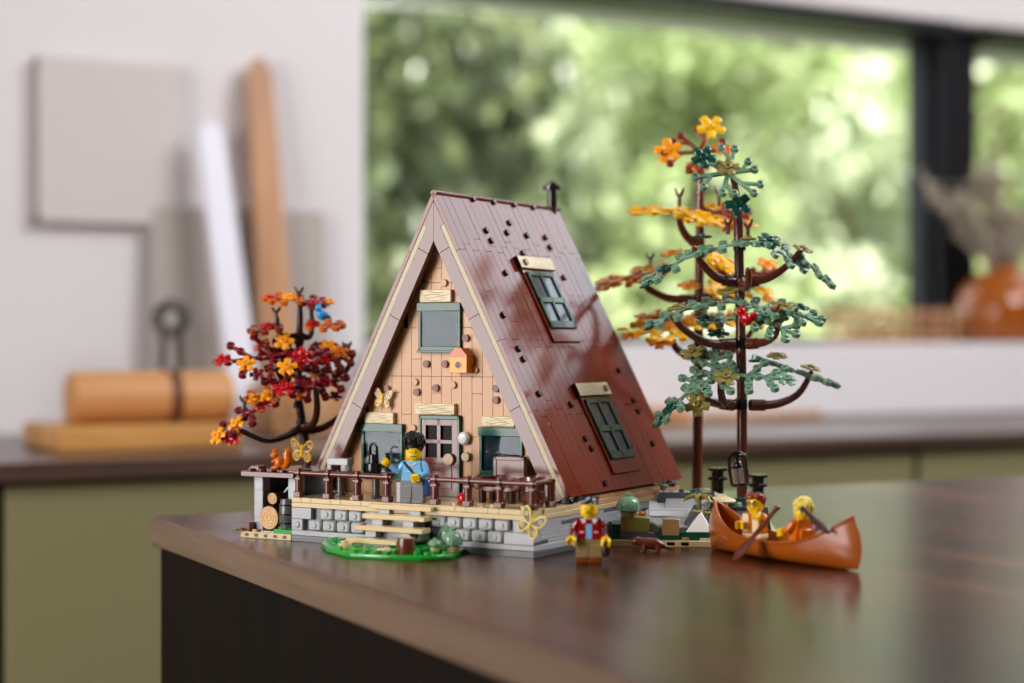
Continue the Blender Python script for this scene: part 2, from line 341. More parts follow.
# sill objects
sill = WV + .02
x0, z0 = bw(1003, 343, sill - .05)
t = thing('amber_vase', 'round amber glass vase on the window sill holding dried grass', 'vase', (x0 / 1000, sill - .05, SILL - .004))
t.location.z = SILL
prof = [(50, 0), (78, 6), (94, 40), (96, 74), (80, 112), (52, 136), (34, 142), (30, 150), (34, 156), (30, 155), (26, 148), (30, 139), (48, 132), (76, 108), (92, 72), (90, 42), (74, 10), (1, 8)]
mb = MB(); mb.lathe(prof, n=32); mb.build('vase_body', 'amber_glass', t)
t = thing('dried_grass', 'spray of dry beige grass plumes standing in the amber vase', 'plant', (x0 / 1000, sill - .05, SILL + .1))
mb = MB()
for i in range(75):
    a = random.uniform(-.62, .45); b = random.uniform(-.3, .2); L = random.uniform(90, 215) * (1.35 if a < -.2 else .9)
    d = Vector((math.sin(a), b, math.cos(a))); e = Vector((d.x * 1.25, d.y, d.z * .9)) * L
    mb.tube([(0, 0, 0), d * L * .5, e], [1.4, 1.2, 1.0], 4)
    for j in range(26):
        q = (d * L * .5).lerp(e, random.random() ** .7) + Vector((random.uniform(-1, 1), random.uniform(-1, 1), random.uniform(-1, 1))) * 9
        mb.ell(q, (3.2, 3.2, 8), rotM('X', random.uniform(0, 360)) @ rotM('Y', random.uniform(0, 360)), 1)
mb.build('plume', 'dry_grass', t)
x0, z0, x1, z1 = wallrect(838, 308, 952, 343, sill - .06)
t = thing('wooden_rack', 'low brown wooden rack on the window sill left of the amber vase', 'rack', (x0 / 1000, sill - .05, SILL)); L = x1 - x0
for zz in (10, 52):
    mb = MB(); mb.box(0, -3, zz, L, 3, zz + 9, 1); mb.build('rail', 'board_wood', t)
for i in range(9):
    mb = MB(); xx = i * (L - 8) / 8; mb.box(xx, -26, 0, xx + 8, -18, 66, 1); mb.box(xx, 16, 0, xx + 8, 24, 66, 1); mb.box(xx, -26, 28, xx + 8, 24, 36, 1); mb.build('slat', 'board_wood', t)

# ================================================================ GARDEN
CENTRES = []
def leafcloud(name, m, blobs, n, size, parent=None, seed=1, own=None):
    near = [(c[0] - own[0], c[1] - own[1]) for c in CENTRES if own and 0 < math.hypot(c[0] - own[0], c[1] - own[1]) < 4]
    R = random.Random(seed); vs, fs = [], []; tot = sum(b[3] * b[4] * b[5] for b in blobs)
    for b in blobs:
        for _ in range(int(n * b[3] * b[4] * b[5] / tot)):
            d = Vector((R.gauss(0, 1), R.gauss(0, 1), R.gauss(0, 1))).normalized() * (R.uniform(.35, 1) ** .4)
            p = Vector((b[0] + d.x * b[3], b[1] + d.y * b[4], b[2] + d.z * b[5]))
            if any((p.x * dx + p.y * dy) / math.hypot(dx, dy) > math.hypot(dx, dy) / 2 - size * .75 for dx, dy in near): continue
            q = Euler((R.uniform(0, 6.28), R.uniform(0, 6.28), R.uniform(0, 6.28))).to_matrix(); s_ = size * R.uniform(.6, 1.4); k = len(vs)
            for c in ((-.5, 0, 0), (0, -.32, .06), (.5, 0, 0), (0, .32, .06)): vs.append(p + q @ Vector(c) * s_)
            fs.append((k, k + 1, k + 2, k + 3))
    me = bpy.data.meshes.new(name); me.from_pydata(vs, [], fs); me.materials.append(M[m])
    o = bpy.data.objects.new(name, me); C.objects.link(o)
    if parent: o.parent = parent
    return o
o = obox('lawn', 'lawn', -14, WV + .6, -.3, 30, 40, -.2); o['kind'] = 'structure'; o['label'] = 'green lawn outside the window'
def gpos(px, V): return bw(px, 343, V)[0] / 1000
def gtree(px, V, h, crown, m, nleaf, size, label, trunk='bark', tr_=.12, seed=1, shrub=False, dry=None):
    x = gpos(px, V) if dry is None else dry
    t = thing('garden_shrub' if shrub else 'garden_tree', label, 'shrub' if shrub else 'tree', (x, V, -.2), 0, 'shrubs outside the window' if shrub else 'trees outside the window')
    mb = MB(); hh = h * 1000
    mb.tube([(0, 0, 0), (20, 10, hh * .3), (-30, 20, hh * .65), (10, 0, hh)], [tr_ * 1000, tr_ * 850, tr_ * 700, tr_ * 400], 10)
    for i in range(5):
        a = i * 1.3 + seed; mb.tube([(0, 0, hh * (.4 + .1 * i)), (math.cos(a) * 280, math.sin(a) * 280, hh * (.55 + .1 * i))], [tr_ * 300, tr_ * 100], 6)
    mb.build('stem' if shrub else 'trunk', trunk, t)
    leafcloud('foliage', m, crown, nleaf, size, t, seed, (x, V))
    return t
R0 = random.Random(3)
def blobs(n, w, d, z0, z1, r):
    return [(R0.uniform(-w, w), R0.uniform(-d, d), R0.uniform(z0, z1), r * R0.uniform(.7, 1.2), r * R0.uniform(.7, 1.2), r * R0.uniform(.6, 1.0)) for _ in range(n)]
rows = (
 (7.4, (400, 545, 705, 850, 1000), .42, .50, (.4, 2.9), ('leaf_deep', 'leaf_pale', 'leaf_fresh', 'leaf_pale', 'leaf_fresh'),
  ('near dark green tree at the left edge of the window', 'near pale green tree behind the roof ridge', 'near fresh green tree behind the toy trees', 'near pale leafy tree left of the window post', 'near bright green tree in the right window')),
 (9.6, (460, 620, 745, 930), .62, .58, (.6, 3.6), ('leaf_pale', 'leaf_fresh', 'leaf_pale', 'leaf_fresh', 'leaf_fresh'),
  ('pale tree in the second row, left of the chimney', 'fresh green tree in the second row, right of the chimney', 'pale tree in the second row with a straight pale trunk', 'fresh green tree in the second row behind the window post')),
 (12.2, (380, 540, 680, 830, 990), .8, .7, (.4, 3.9), ('leaf_fresh', 'leaf_deep', 'leaf_tan', 'leaf_pale', 'leaf_deep'),
  ('fresh green tree in the third row at the left window edge', 'deep green tree in the third row behind the cabin', 'brownish tree in the third row behind the yellow toy tree', 'pale tree in the third row left of the post', 'deep green tree in the third row in the right window')),
 (15.5, (350, 470, 600, 730, 850, 960, 1080), .95, .9, (.2, 4.3), ('leaf_deep', 'leaf_pale', 'leaf_deep', 'leaf_fresh', 'leaf_deep', 'leaf_pale', 'leaf_deep'),
  ('deep green tree at the left end of the farthest row', 'pale tree in the farthest row, second from the left', 'deep green tree in the farthest row behind the chimney', 'fresh green tree in the middle of the farthest row', 'deep green tree in the farthest row left of the post', 'pale tree in the farthest row right of the post', 'deep green tree at the right end of the farthest row')))
shrubs = ((440, 5.6, 'leaf_deep', 'low dark shrub at the left end of the window'), (585, 5.6, 'leaf_fresh', 'low green shrub behind the roof slope'), (700, 5.6, 'leaf_pale', 'low pale shrub behind the toy trees'),
                                    (800, 5.6, 'leaf_fresh', 'low green shrub right of the toy trees'), (890, 5.6, 'leaf_deep', 'low green shrub left of the window post'), (1010, 5.6, 'leaf_fresh', 'low green shrub behind the amber vase'))
for V0, pxs, *_ in rows: CENTRES += [(gpos(px, V0 + (j % 2) * 1.1), V0 + (j % 2) * 1.1) for j, px in enumerate(pxs)]
CENTRES += [(gpos(px, V), V) for px, V, *_ in shrubs] + [(6.5, 1.6), (6.4, 3.6)]
k = 0
for V0, pxs, wd, r, (za, zb), ms, lbs in rows:
    for j, (px, m, lb) in enumerate(zip(pxs, ms, lbs)):
        V = V0 + (j % 2) * 1.1
        pale = 'pale trunk' in lb
        gtree(px, V, zb + .3, blobs(15, wd, .35, za, zb if not pale else zb + 1, r), m, 5200 if V0 < 11 else 4200, .085 + V * .005, lb, 'bark_pale' if pale else 'bark', .14 if pale else .1, 50 + k); k += 1
for i, (px, V, m, lb) in enumerate(shrubs):
    gtree(px, V, .7, blobs(9, .22, .25, .3, 1.15, .3), m, 2500, .08, lb, 'bark', .04, 20 + i, True)
# trees on the open right side of the kitchen (seen mirrored in the glossy roof)
for i, (x, y) in enumerate(((6.5, 1.6), (6.4, 3.6))):
    t = thing('garden_tree', ['green tree beyond the right side of the kitchen, nearer to it', 'green tree beyond the right side of the kitchen, farther along'][i], 'tree', (x, y, -.2), 0, 'trees outside the window')
    mb = MB(); mb.tube([(0, 0, 0), (20, 0, 1500), (0, 0, 3000)], [110, 90, 60], 10); mb.build('trunk', 'bark', t)
    leafcloud('foliage', 'leaf_deep', blobs(26, .5, .95, .6, 3.15, .55), 7000, .12, t, 40 + i, (x, y))
# ================================================================ CABIN (local mm: x along the front, y into depth, z up)
c0 = W(.0152, 1.05)
cab = thing('toy_cabin', 'brown toy brick A-frame cabin with steep roof, porch and stone foundation', 'toy house', c0, -(A + TH))
YW = 58.0
XR, XL, XA = -3.0, -209.0, -106.0; ZE, ZA = 34.0, 233.5; Y0, Y1 = 48.0, 220.0
SL = math.hypot(XR - XA, ZA - ZE); ux, uz = (XA - XR) / SL, (ZA - ZE) / SL       # up-slope unit (right side)
def rtop(y, s, h=0):                                                             # point on the right roof, s = fraction up
    return Vector((XR + ux * SL * s + uz * h, y, ZE + uz * SL * s - ux * h))
def RT(side=1):                                                                  # frame: X = depth, Y = up the slope, Z = outward
    if side > 0:
        m = Matrix(((0, ux, uz), (1, 0, 0), (0, uz, -ux))).to_4x4(); m.translation = (XR, 0, ZE)
    else:
        m = Matrix(((0, -ux, -uz), (1, 0, 0), (0, uz, -ux))).to_4x4(); m.translation = (XL, 0, ZE)
    return m
for side in (1, -1):
    mb = MB(); mb.X = RT(side)
    R1 = random.Random(5 + side); n = 21; wpl = (Y1 - Y0) / n
    for i in range(n):
        y0 = Y0 + i * wpl; cuts = [0, SL * .27, SL * .5, SL * .8, SL] if i % 2 == 0 else [0, SL * .25, SL * .475, SL * .66, SL * .82, SL]
        if i % 5 == 3: cuts = [0, SL * .3, SL * .56, SL * .84, SL]
        for a, b in zip(cuts, cuts[1:]):
            d = R1.uniform(-.10, .10)
            mb.box(y0 + .06, a + .06, -3 + d, y0 + wpl - .06, b - .06, d, .14)
    mb.box(Y0 + .2, .5, -3.2, Y1 - .2, SL - .5, -2.4, .1)
    if side > 0:
        mb.mi = 1
        studs = '472.5,199 493,202 513.6,204.6 532.8,207.4 509,223 486,230.6 491,240.8 506.8,232.8 526.7,235.6 545.3,237.5 550,247.3 522.6,253.3 505.4,273 563.7,277.7 570.5,316.8 556.8,286.7 503,315.2 518,348.9 523,359.3 538.5,393.9 570.3,404.2 618.2,370.4 632.8,400.7 637.7,411.4 652,443.7 585,438.8 590.8,448.6 614,414 629,445 604.8,483.7'
        for q in studs.split():
            y, s = rf(*map(float, q.split(',')))
            mb.cyl((y, s * SL, -.3), (y, s * SL, 1.75), 2.35, n=14)
    mb.build('roof_panel', ['roof_brown', 'dark_brown'], cab)
    mb = MB(); mb.X = RT(side)                      # inner layers with the pale verge strip
    mb.box(Y0 + .3, 1, -6.6, Y1 - 1, SL - 24.2, -3.2, .2)
    mb.build('verge_strip', 'verge_tan', cab)
    mb = MB()
    def P2(s, h): p = rtop(0, s, h); return (p.x if side > 0 else 2 * XA - p.x, p.z)
    sT = 1 - 40 / SL; sV = 1 - 24.2 / SL
    apex_in = (ZA - ZE) - 18.5
    # fascia boards: lower, middle and apex pieces as one face with fine gaps
    hi, ho = -15.6, -6.7
    for a, b in ((0.005, .30), (.302, .60), (.602, sT)):
        q = [P2(a, ho), P2(b, ho), P2(b, hi), P2(a, hi)]
        mb.prism([(x, z) for x, z in q], 6, tr(0, Y0 + .2 + 6, 0) @ rotM('X', 90))
    q = [P2(sT + .002, ho), P2(sV, ho), P2(sV, -3.3), (XA + .12 * side, ZA - 3.5 / abs(ux)), (XA + .12 * side, ZA - 15.6 / abs(ux)), P2(sT + .002, hi)]
    mb.prism(q, 6, tr(0, Y0 + .2 + 6, 0) @ rotM('X', 90))
    mb.build('fascia_board', 'red_brown', cab, smooth=25)
    mb = MB(); mb.X = RT(side)                      # stepped dark underside
    mb.box(Y0 + 6.3, 2, -9, Y1 - 1, SL - 12, -6.6, .2)
    for i in range(14):
        mb.box(Y0 + 6.5, 8 + i * 14.5, -10.6, YW - .2, 17 + i * 14.5, -8.8, .3)
    mb.build('roof_underside', 'dark_brown', cab)
# gable wall ----------------------------------------------------------------

def gab(z, m=9): return (ZA - z) / (ZA - ZE) * (XR - XA) - m / uz               # half width available at z
mb = MB(); rows = [29, 69.5, 109.2, 142, 172, 200, 224]
for zi, (za, zb) in enumerate(zip(rows, rows[1:])):
    for i in range(-13, 13):
        xa, xb = i * 8 + XA, i * 8 + 8 + XA
        m_ = max(abs(xa - XA), abs(xb - XA)) if True else 0
        lim = gab((za + zb) / 2, 2)
        if min(abs(xa - XA), abs(xb - XA)) > gab(za, 6): continue
        cut = za + (zb - za) * (.35 if (i * 7 + zi * 3) % 5 == 0 else .72 if (i * 5 + zi) % 4 == 0 else 2)
        for a, b in (((za, cut), (cut, zb)) if cut < zb else ((za, zb),)):
            x_a, x_b = max(xa, XA - gab(b, 4)), min(xb, XA + gab(b, 4))
            if x_b - x_a < 1.5:
                b2 = a + (b - a) * .5; x_a, x_b = max(xa, XA - gab(b2, 4)), min(xb, XA + gab(b2, 4)); b = b2
                if x_b - x_a < 1.5: continue
            mb.box(x_a + .07, YW, a + .07, x_b - .07, YW + 4, b - .07, .16)
mb.box(XA - 80, YW + 3.5, 29, XA + 80, YW + 5, 80, .2); mb.box(XA - 50, YW + 3.5, 80, XA + 50, YW + 5, 130, .2); mb.box(XA - 26, YW + 3.5, 130, XA + 26, YW + 5, 178, .2)
def gx(px, py, dy=0): return hx(px, py, YW - dy)
mb.mi = 1
for p in ((465, 338), (425.5, 364), (444, 364), (386, 389), (435, 388), (495, 388.5), (416, 392), (495, 400)):
    x, z = gx(*p, 2); mb.tube([(x, YW + 1, z), (x, YW - 2, z), (x, YW - 2.1, z), (x, YW - .6, z)], [2.5, 2.5, 1.5, 1.4], 14)
mb.mi = 0
for p in ((444, 283), (475, 332.5), (415, 382), (475, 370), (413, 428), (453, 385)):
    x, z = gx(*p, 1); mb.cyl((x, YW + 1, z), (x, YW - 1.8, z), 2.5, n=14)
mb.build('front_wall', ['nougat', 'medium_brown'], cab)
for p, r, m in (((449.5, 459.3), 4.0, 0), ((465, 457), 3.2, 0), ((527, 459.6), 3.4, 0)):
    x, z = gx(*p, 3); mb = MB(); mb.cyl((x, YW + .2, z), (x, YW - 5 if r > 3.9 else YW - 3, z), r, n=18); mb.build('round_tile', 'dark_tan', cab)
mb = MB(); x, z = gx(462.5, 438.5, 4); mb.lathe([(2, 0), (4.2, 1), (4.4, 3), (3.2, 4.6), (.01, 5.2)], tr(x, YW, z) @ rotM('X', 90), 18)
mb.build('porch_lamp', 'white', cab, label='round white porch lamp right of the door')
def frame_window(p0, p1, name='window_frame', lip=0, cross=False):
    (x0, z1), (x1, z0) = gx(*p0, 2.5), gx(*p1, 2.5)
    mb = MB(); y0, y1 = YW - 2.5, YW + 3; b = 2.2
    mb.box(x0, y0, z0, x0 + b, y1, z1, .3); mb.box(x1 - b, y0, z0, x1, y1, z1, .3); mb.box(x0, y0, z0, x1, y1, z0 + 4, .3); mb.box(x0 - .6, y0 - 1, z1 - 5.6, x1 + .6, y1, z1, .3)
    mb.box(x0, y0 - 2.2, z0 - .2, x1, y0 + 1, z0 + 1.2, .2)
    w_ = mb.build(name, 'dark_green', cab)
    g = MB(); g.box(x0 + 1.8, YW - 1.8, z0 + 3.6, x1 - 1.8, YW - 1.2, z1 - 5.2, .1); g.build('pane', 'glass', w_)
    k = MB(); k.box(x0 + 1.8, YW - .6, z0 + 3, x1 - 1.8, YW - .1, z1 - 4, .1); k.build('blind', 'blind_blue', w_)  # added sheet behind the glass; its colour includes the pale pane reflection
    return x0, x1, z0, z1
def lintel(p0, p1, extra=True):
    (x0, z1), (x1, z0) = gx(*p0, 3), gx(*p1, 3)
    mb = MB(); mb.box(x0, YW - 3.4, z0 + .1, x1, YW + 1, z1, .25)
    o = mb.build('lintel', ['printed_plank', 'dark_brown'], cab)
    g = MB(); R_ = random.Random(int(p0[0]))
    for k in range(4):
        zz = z0 + (z1 - z0) * (k + .7) / 4.6; pts = [(x0 + 1 + (x1 - x0 - 2) * j / 9, YW - 3.42, zz + .5 * math.sin(j * 1.1 + k * 1.7)) for j in range(10)]; a_ = R_.randrange(0, 3)
        g.tube(pts[a_:10 - R_.randrange(0, 3)], .16, 4)
    g.build('grain_print', 'khaki', o)
for a in (((418, 303), (460, 352.5)), ((361, 423), (402, 480)), ((479, 427), (522, 478))): frame_window(*a)
for a in (((420, 290), (451, 302)), ((365, 412), (393.5, 424)), ((415, 403), (454.5, 415)), ((482, 416), (514.5, 427))): lintel(*a)
# door
(x0, z1), _ = gx(418.5, 415, 3), 0; x1 = gx(459.5, 470, 3)[0]; z0 = 29.4
mb = MB(); y0 = YW - 3.2
mb.box(x0, y0, z0, x0 + 2, YW + 3, z1, .3); mb.box(x1 - 2, y0, z0, x1, YW + 3, z1, .3); mb.box(x0, y0, z1 - 2.6, x1, YW + 3, z1, .3)
dr = mb.build('door', 'dark_green', cab)
mb = MB(); xa, xb, zt = x0 + 2.1, x1 - 2.1, z1 - 2.7; w3 = (xb - xa)
wz = [zt - 4, zt - 13.5, zt - 16, zt - 25.5]; wx = [xa + 3.2, xa + 12.2, xa + 15, xa + 24]
yd, ye = YW - 2.4, YW + .4
mb.box(xa, yd, z0, wx[0], ye, zt, .1); mb.box(wx[1], yd, wz[3], wx[2], ye, zt, .1); mb.box(wx[3], yd, z0, xb, ye, zt, .1)
mb.box(wx[0], yd, wz[0], wx[3], ye, zt, .1); mb.box(wx[0], yd, wz[2], wx[3], ye, wz[1], .1); mb.box(wx[0], yd, z0, wx[3], ye, wz[3], .1)
mb.box(xa + 4, yd - .5, z0 + 5, xb - 4, yd + 1, wz[3] - 4, .4)
mb.build('door_leaf', 'red_brown', dr)
mb = MB()
for a in (0, 2):
    for b in (0, 2): mb.box(wx[a] - .2, YW - .4, wz[b + 1] - .2, wx[a + 1] + .2, YW + .2, wz[b] + .2, .05)
mb.build('pane', 'dark_pane', dr)
# interior back: dark box so that nothing shines through
mb = MB(); mb.box(XA - 78, 205, 29, XA + 78, 208, 70, .2); mb.box(XA - 50, 205, 70, XA + 50, 208, 130, .2); mb.box(XA - 25, 205, 130, XA + 25, 208, 180, .2); mb.build('rear_wall', 'dark_brown', cab)
# skylights -------------------------------------------------------------------
for y0, y1, sb, st, lb in ((120, 160, .50, .785, 0), (120.5, 159, .055, .345, 1)):
    mb = MB(); mb.X = RT(1); a, b = sb * SL, st * SL
    mb.box(y0 - 3, a - 2, -.2, y1 - 2, b - 10, 1.6, .3)
    bx = mb.build('skylight', 'roof_brown', cab)
    mb = MB(); mb.X = RT(1); fa, fb = a + 8, b - 12
    ym = (y0 + y1) / 2 - 1.5; fm = (fa + fb) / 2
    for q in ((y0, fa, y0 + 3.2, fb), (y1 - 6.2, fa, y1 - 3, fb), (y0, fa, y1 - 3, fa + 5.5), (y0, fb - 3.2, y1 - 3, fb), (ym - 1.6, fa, ym + 1.6, fb), (y0, fm - 2.2, y1 - 3, fm + 2.2)):
        mb.box(q[0], q[1], .5, q[2], q[3], 3.2, .3)
    fr = mb.build('window_frame', 'dark_green', bx)
    mb = MB(); mb.X = RT(1); mb.box(y0 + 2, fa + 4, 1.62, y1 - 5, fb - 2, 1.9, .05); mb.build('pane', 'skylight_glass', bx)
    mb = MB(); mb.X = RT(1); mb.box(y0 - 5, b - 9.5, 0, y1 + 4, b, 3.4, .3); mb.mi = 1; yy = y0 + 3 if lb == 0 else y1 - 3; mb.cyl((yy, b - 5, 3), (yy, b - 5, 5), 2.4, n=14); mb.mi = 2; mb.box(y0 - 5.2, b - 9.6, -.1, y0 - 4.9, b + .1, 3.5, .05)
    mb.build('lintel', ['printed_plank', 'dark_tan', 'dark_brown'], bx)
# chimney
mb = MB(); x, y = -106, 211
mb.cyl((x, y, 226), (x, y, 247), 3.4); mb.cyl((x, y, 245.4), (x, y, 248.8), 6.6, n=20); mb.cyl((x, y, 248.6), (x, y, 251), 3.6); mb.ell((x, y, 251), (2.4, 2.4, 1.6))
mb.build('chimney', 'black', cab)
# foundation -------------------------------------------------------------------
XF = -187.0
mb = MB()
mb.mi = 0; mb.box(XF, .2, 0, -2.2, 214, 4.2, .25)
mb.mi = 1; mb.box(XF, 0, 4.3, -2.0, 214, 7.6, .25)
mb.mi = 2; mb.box(XF + 1, 3.5, 7.5, -3.5, 213, 22.6, .2)
mb.mi = 1
def stone(x0, x1, z0, z1, st=True):
    mb.box(x0, 0, z0 + .2, x1, 5, z1 - .2, 1.1)
    if st: mb.cyl(((x0 + x1) / 2, .5, (z0 + z1) / 2), ((x0 + x1) / 2, -.7, (z0 + z1) / 2), 1.9, n=12)
z1_, z2_, z3_ = 7.7, 15.2, 22.7
for x in [-77 + 11.6 * k for k in range(5)]: stone(x, x + 10.6, z2_, z3_)
for x in [-71 + 11.8 * k for k in range(4)]: stone(x, x + 10.8, z1_, z2_)
mb.box(-23.5, 0, z1_, -2, 8, z2_ - .1, .3); mb.box(-17, 0, z2_, -2, 8, z3_ - .1, .3)
mb.box(XF, 0, z2_, XF + 16, 8, z3_ - .1, .3); mb.box(XF, 0, z1_, XF + 9, 8, z2_ - .1, .3); mb.cyl((XF + 4.5, .5, 11.4), (XF + 4.5, -.8, 11.4), 2.2, n=12)
for x in [XF + 23 + 11.4 * k for k in range(3)]: stone(x, x + 10.4, z2_, z3_)
for x in [XF + 13.5 + 11.4 * k for k in range(5)]: stone(x, x + 10.4, z1_, z2_)
# right flank
for k, (za, zb) in enumerate(((z1_, 10.1), (10.1, 12.6), (12.6, 15.1), (15.1, 17.6), (17.6, 20.1), (20.1, 22.6))):
    y = 8.1 if k else 0; L = [18, 31, 24, 40, 27, 36]; j = k
    while y < 212:
        e = min(y + L[j % 6], 213); mb.mi = 0 if (j * 5 + k * 3) % 11 == 0 or (k == 4 and 10 < y < 40) else 1
        mb.box(-8, y + .06, za + .04, -2.0, e - .06, zb - .04, .18); y = e; j += 1
mb.build('foundation', ['dark_grey', 'light_grey', 'dark_grey'], cab)
# deck
mb = MB(); mb.box(XF, 0, 22.8, -1.6, 213, 25.9, .25)
x = XF
while x < -3:
    e = min(x + (8 if int(x) % 3 else 16), -1.6); mb.box(x + .05, 0, 26, e - .05, 12, 29.2, .2); x = e
for k in range(8): mb.box(XF, 12.1 + k * 8, 26, -1.6 if k < 5 else -4, 19.9 + k * 8, 29.1, .2)
for p in (-143, -104, -64, -47, -36, -14): mb.cyl((p, 9, 29), (p, 9, 30.8), 2.4, n=14)
mb.build('deck', 'tan', cab)
# warm side wall under the eave
mb = MB()
for k in range(5): mb.box(-12, 82 + k * 26, 29.2, -5.2, 107.8 + k * 26, 31.8, .2); mb.box(-20, 82 + k * 26, 29.2, -12, 107.8 + k * 26, 33, .2)
mb.box(-8, 76, 26, -2.2, 213, 29.2, .2)
mb.build('side_wall', 'nougat', cab)
mb = MB()
for yy in (50, 204): mb.cyl((-5, yy + 3, 31.6), (-5, yy - 3, 31.6), 2.5); mb.box(-9, yy - 2, 29.2, -2, yy + 2, 32, .4)
mb.build('hinge', 'black', cab)
# steps
stp = []
for k, (pl, pr, zt, yy) in enumerate(((369, 431, 503.7, -5), (362, 424, 513.5, -12.5), (354, 422, 525, -20), (346, 396, 537.5, -27.5))):
    mb = MB(); xa, zt = hx(pl, zt, yy); xb = hx(pr, 500, yy)[0]; zt = min(zt, 29.3)
    mb.box(xa, yy, zt - 3.1, xb, yy + 10, zt, .25)
    if k < 3:
        wdt = xb - xa
        mb.mi = 1
        for q in (.22, .72): mb.box(xa + wdt * q - 4, yy + 2, zt - 7.0, xa + wdt * q + 4, yy + 9, zt - 3.1, .25)
    else: mb.mi = 1; mb.box(xa + 6, yy + 2, 0, xb - 6, yy + 9, zt - 3.1, .25)
    mb.mi = 1; mb.box(xa + 8, yy + 9, max(0, zt - 9), xb - 8, 1, zt - 3.2, .2)
    mb.build('step', ['tan', 'light_grey'], cab)
# railings: two sections, posts and rail
for sec in ((-183.5, -159.5, -136, -112.5), (-76, -51.5, -28.5, -5.2)):
    mb = MB(); z = 45.2; mb.cyl((sec[0] - 3, 3.6, z), (sec[-1] + 3.6, 3.6, z), 1.7, n=12)
    rl = mb.build('railing', 'red_brown', cab)
    for x in sec:
        mb = MB(); mb.box(x - 2.8, .8, 29.2, x + 2.8, 6.4, 33, .4); mb.cyl((x, 3.6, 32.5), (x, 3.6, 41.4), 2.5, n=14); mb.box(x - 2.6, 1.2, 40.6, x + 2.6, 6, 43, .5)
        mb.tube([(x - 1.6, 3.6, z), (x + 1.6, 3.6, z)], 2.7, 14); mb.cyl((x, 3.6, 42), (x, 3.6, z + 3.2), 2.2, n=12)
        mb.build('post', 'red_brown', rl)
mb = MB(); mb.cyl((-4.8, 6.5, 45.2), (-4.8, 30, 45.2), 1.7, n=12); s_ = mb.build('railing', 'red_brown', cab)
mb = MB(); mb.box(-7.6, 24, 29.2, -2, 29.6, 33, .4); mb.cyl((-4.8, 26.8, 32.5), (-4.8, 26.8, 47), 2.5); mb.build('post', 'red_brown', s_)
def onc(x, y, z): return cab.matrix_world @ Vector((x, y, z)) if False else c0 + Matrix.Rotation(-(A + TH), 3, 'Z') @ Vector((x / 1000, y / 1000, z / 1000))
CR = -(A + TH)
# porch furniture -------------------------------------------------------------
t = thing('armchair', 'small brown toy armchair on the porch in front of the right window', 'chair', onc(-48, 40, 29.3), CR)
mb = MB(); mb.box(-13, -8, 7, 13, 8, 10.5, .5); mb.build('seat', 'red_brown', t)
mb = MB(); mb.box(-10.5, 8, 8, 10.5, 11, 27, .6); mb.box(-12, 7.6, 8, -8.6, 11.4, 29, .6); mb.box(8.6, 7.6, 8, 12, 11.4, 29, .6); mb.box(-12, 7.6, 26, 12, 11.4, 29, .6); mb.build('backrest', 'red_brown', t)
for sx in (-1, 1):
    mb = MB(); mb.cyl((sx * 14, -9, 12.5), (sx * 14, 9, 12.5), 4.2, n=20); mb.ring((sx * 14, -9, 12.5), (0, 1, 0), 3.2, .7, 18); mb.build('armrest', 'red_brown', t)
    for sy in (-1, 1):
        mb = MB(); mb.cyl((sx * 11, sy * 6.5, 0), (sx * 11, sy * 6.5, 8), 2.4); mb.build('leg', 'dark_brown', t)
def barrel(lbl, loc, rz, h=18, r=7, m='red_brown', hoops='dark_brown', group=None):
    t = thing('barrel', lbl, 'barrel', loc, rz, group)
    mb = MB(); mb.lathe([(r * .82, 0), (r * .97, h * .25), (r, h * .5), (r * .97, h * .75), (r * .82, h), (r * .7, h), (r * .68, h - 1), (.01, h - 1)], n=20); mb.build('staves', m, t)
    for k in (.2, .5, .8):
        mb = MB(); mb.ring((0, 0, h * k), (0, 0, 1), r * (.97 if k != .5 else 1.01), .5, 24); mb.build('hoop', hoops, t)
    return t
barrel('dark brown toy barrel at the right end of the porch railing', onc(-14, 20, 29.3), CR, 19, 7.5)
def stool(lbl, x, y, h=17):
    t = thing('side_table', lbl, 'table', onc(x, y, 29.3), CR, 'grey stools on the porch')
    mb = MB(); mb.cyl((0, 0, 0), (0, 0, 2), 3.6); mb.cyl((0, 0, 2), (0, 0, h - 3), 2.4); mb.build('leg', 'dark_grey', t)
    mb = MB(); mb.box(-10, -7, h - 3, 10, 7, h - .2, .4); mb.build('tabletop', 'red_brown', t); return t
stool('small brown topped grey toy table at the left end of the porch', -163, 22); stool('small brown topped grey toy table below the left window, under the black pot', -134, 22)
t = thing('grey_block', 'light grey toy block with a round end on the left porch table', 'block', onc(-163, 22, 46.2), CR)
mb = MB(); mb.box(-8.5, -3.8, 4, 8.5, 3.8, 8.4, .4); mb.box(-8.5, -3.8, 0, -5, 3.8, 4.2, .4); mb.cyl((5, 0, 0), (5, 0, 8.5), 3.9); mb.build('block', 'light_grey', t)
t = thing('coffee_pot', 'black toy coffee pot on the porch table under the left window', 'pot', onc(-136, 22, 46.2), CR)
mb = MB(); mb.cyl((0, 0, 0), (0, 0, 6), 5.2); mb.cyl((0, 0, 6), (0, 0, 12), 3.4); mb.build('pot_body', 'black', t)
mb = MB(); mb.tube([(-2.6, 0, 11.5), (-2.6, 0, 17), (-1, 0, 19), (1, 0, 19), (2.6, 0, 17), (2.6, 0, 11.5)], .9, 8); mb.build('handle', 'black', t)
t = thing('grey_cup', 'light grey toy cup standing on the deck beside the figure in blue', 'cup', onc(-104.5, 8, 29.3), CR)
mb = MB(); mb.cyl((0, 0, 0), (0, 0, 13), 3.6); mb.build('cup_body', 'light_grey', t); mb = MB(); mb.ring((3.6, 0, 7), (0, 1, 0), 2.6, .7, 16); mb.build('handle', 'light_grey', t)
t = thing('red_apple', 'tiny red toy apple with white dots behind the railing post right of the door', 'apple', onc(-60, 12, 29.3), CR)
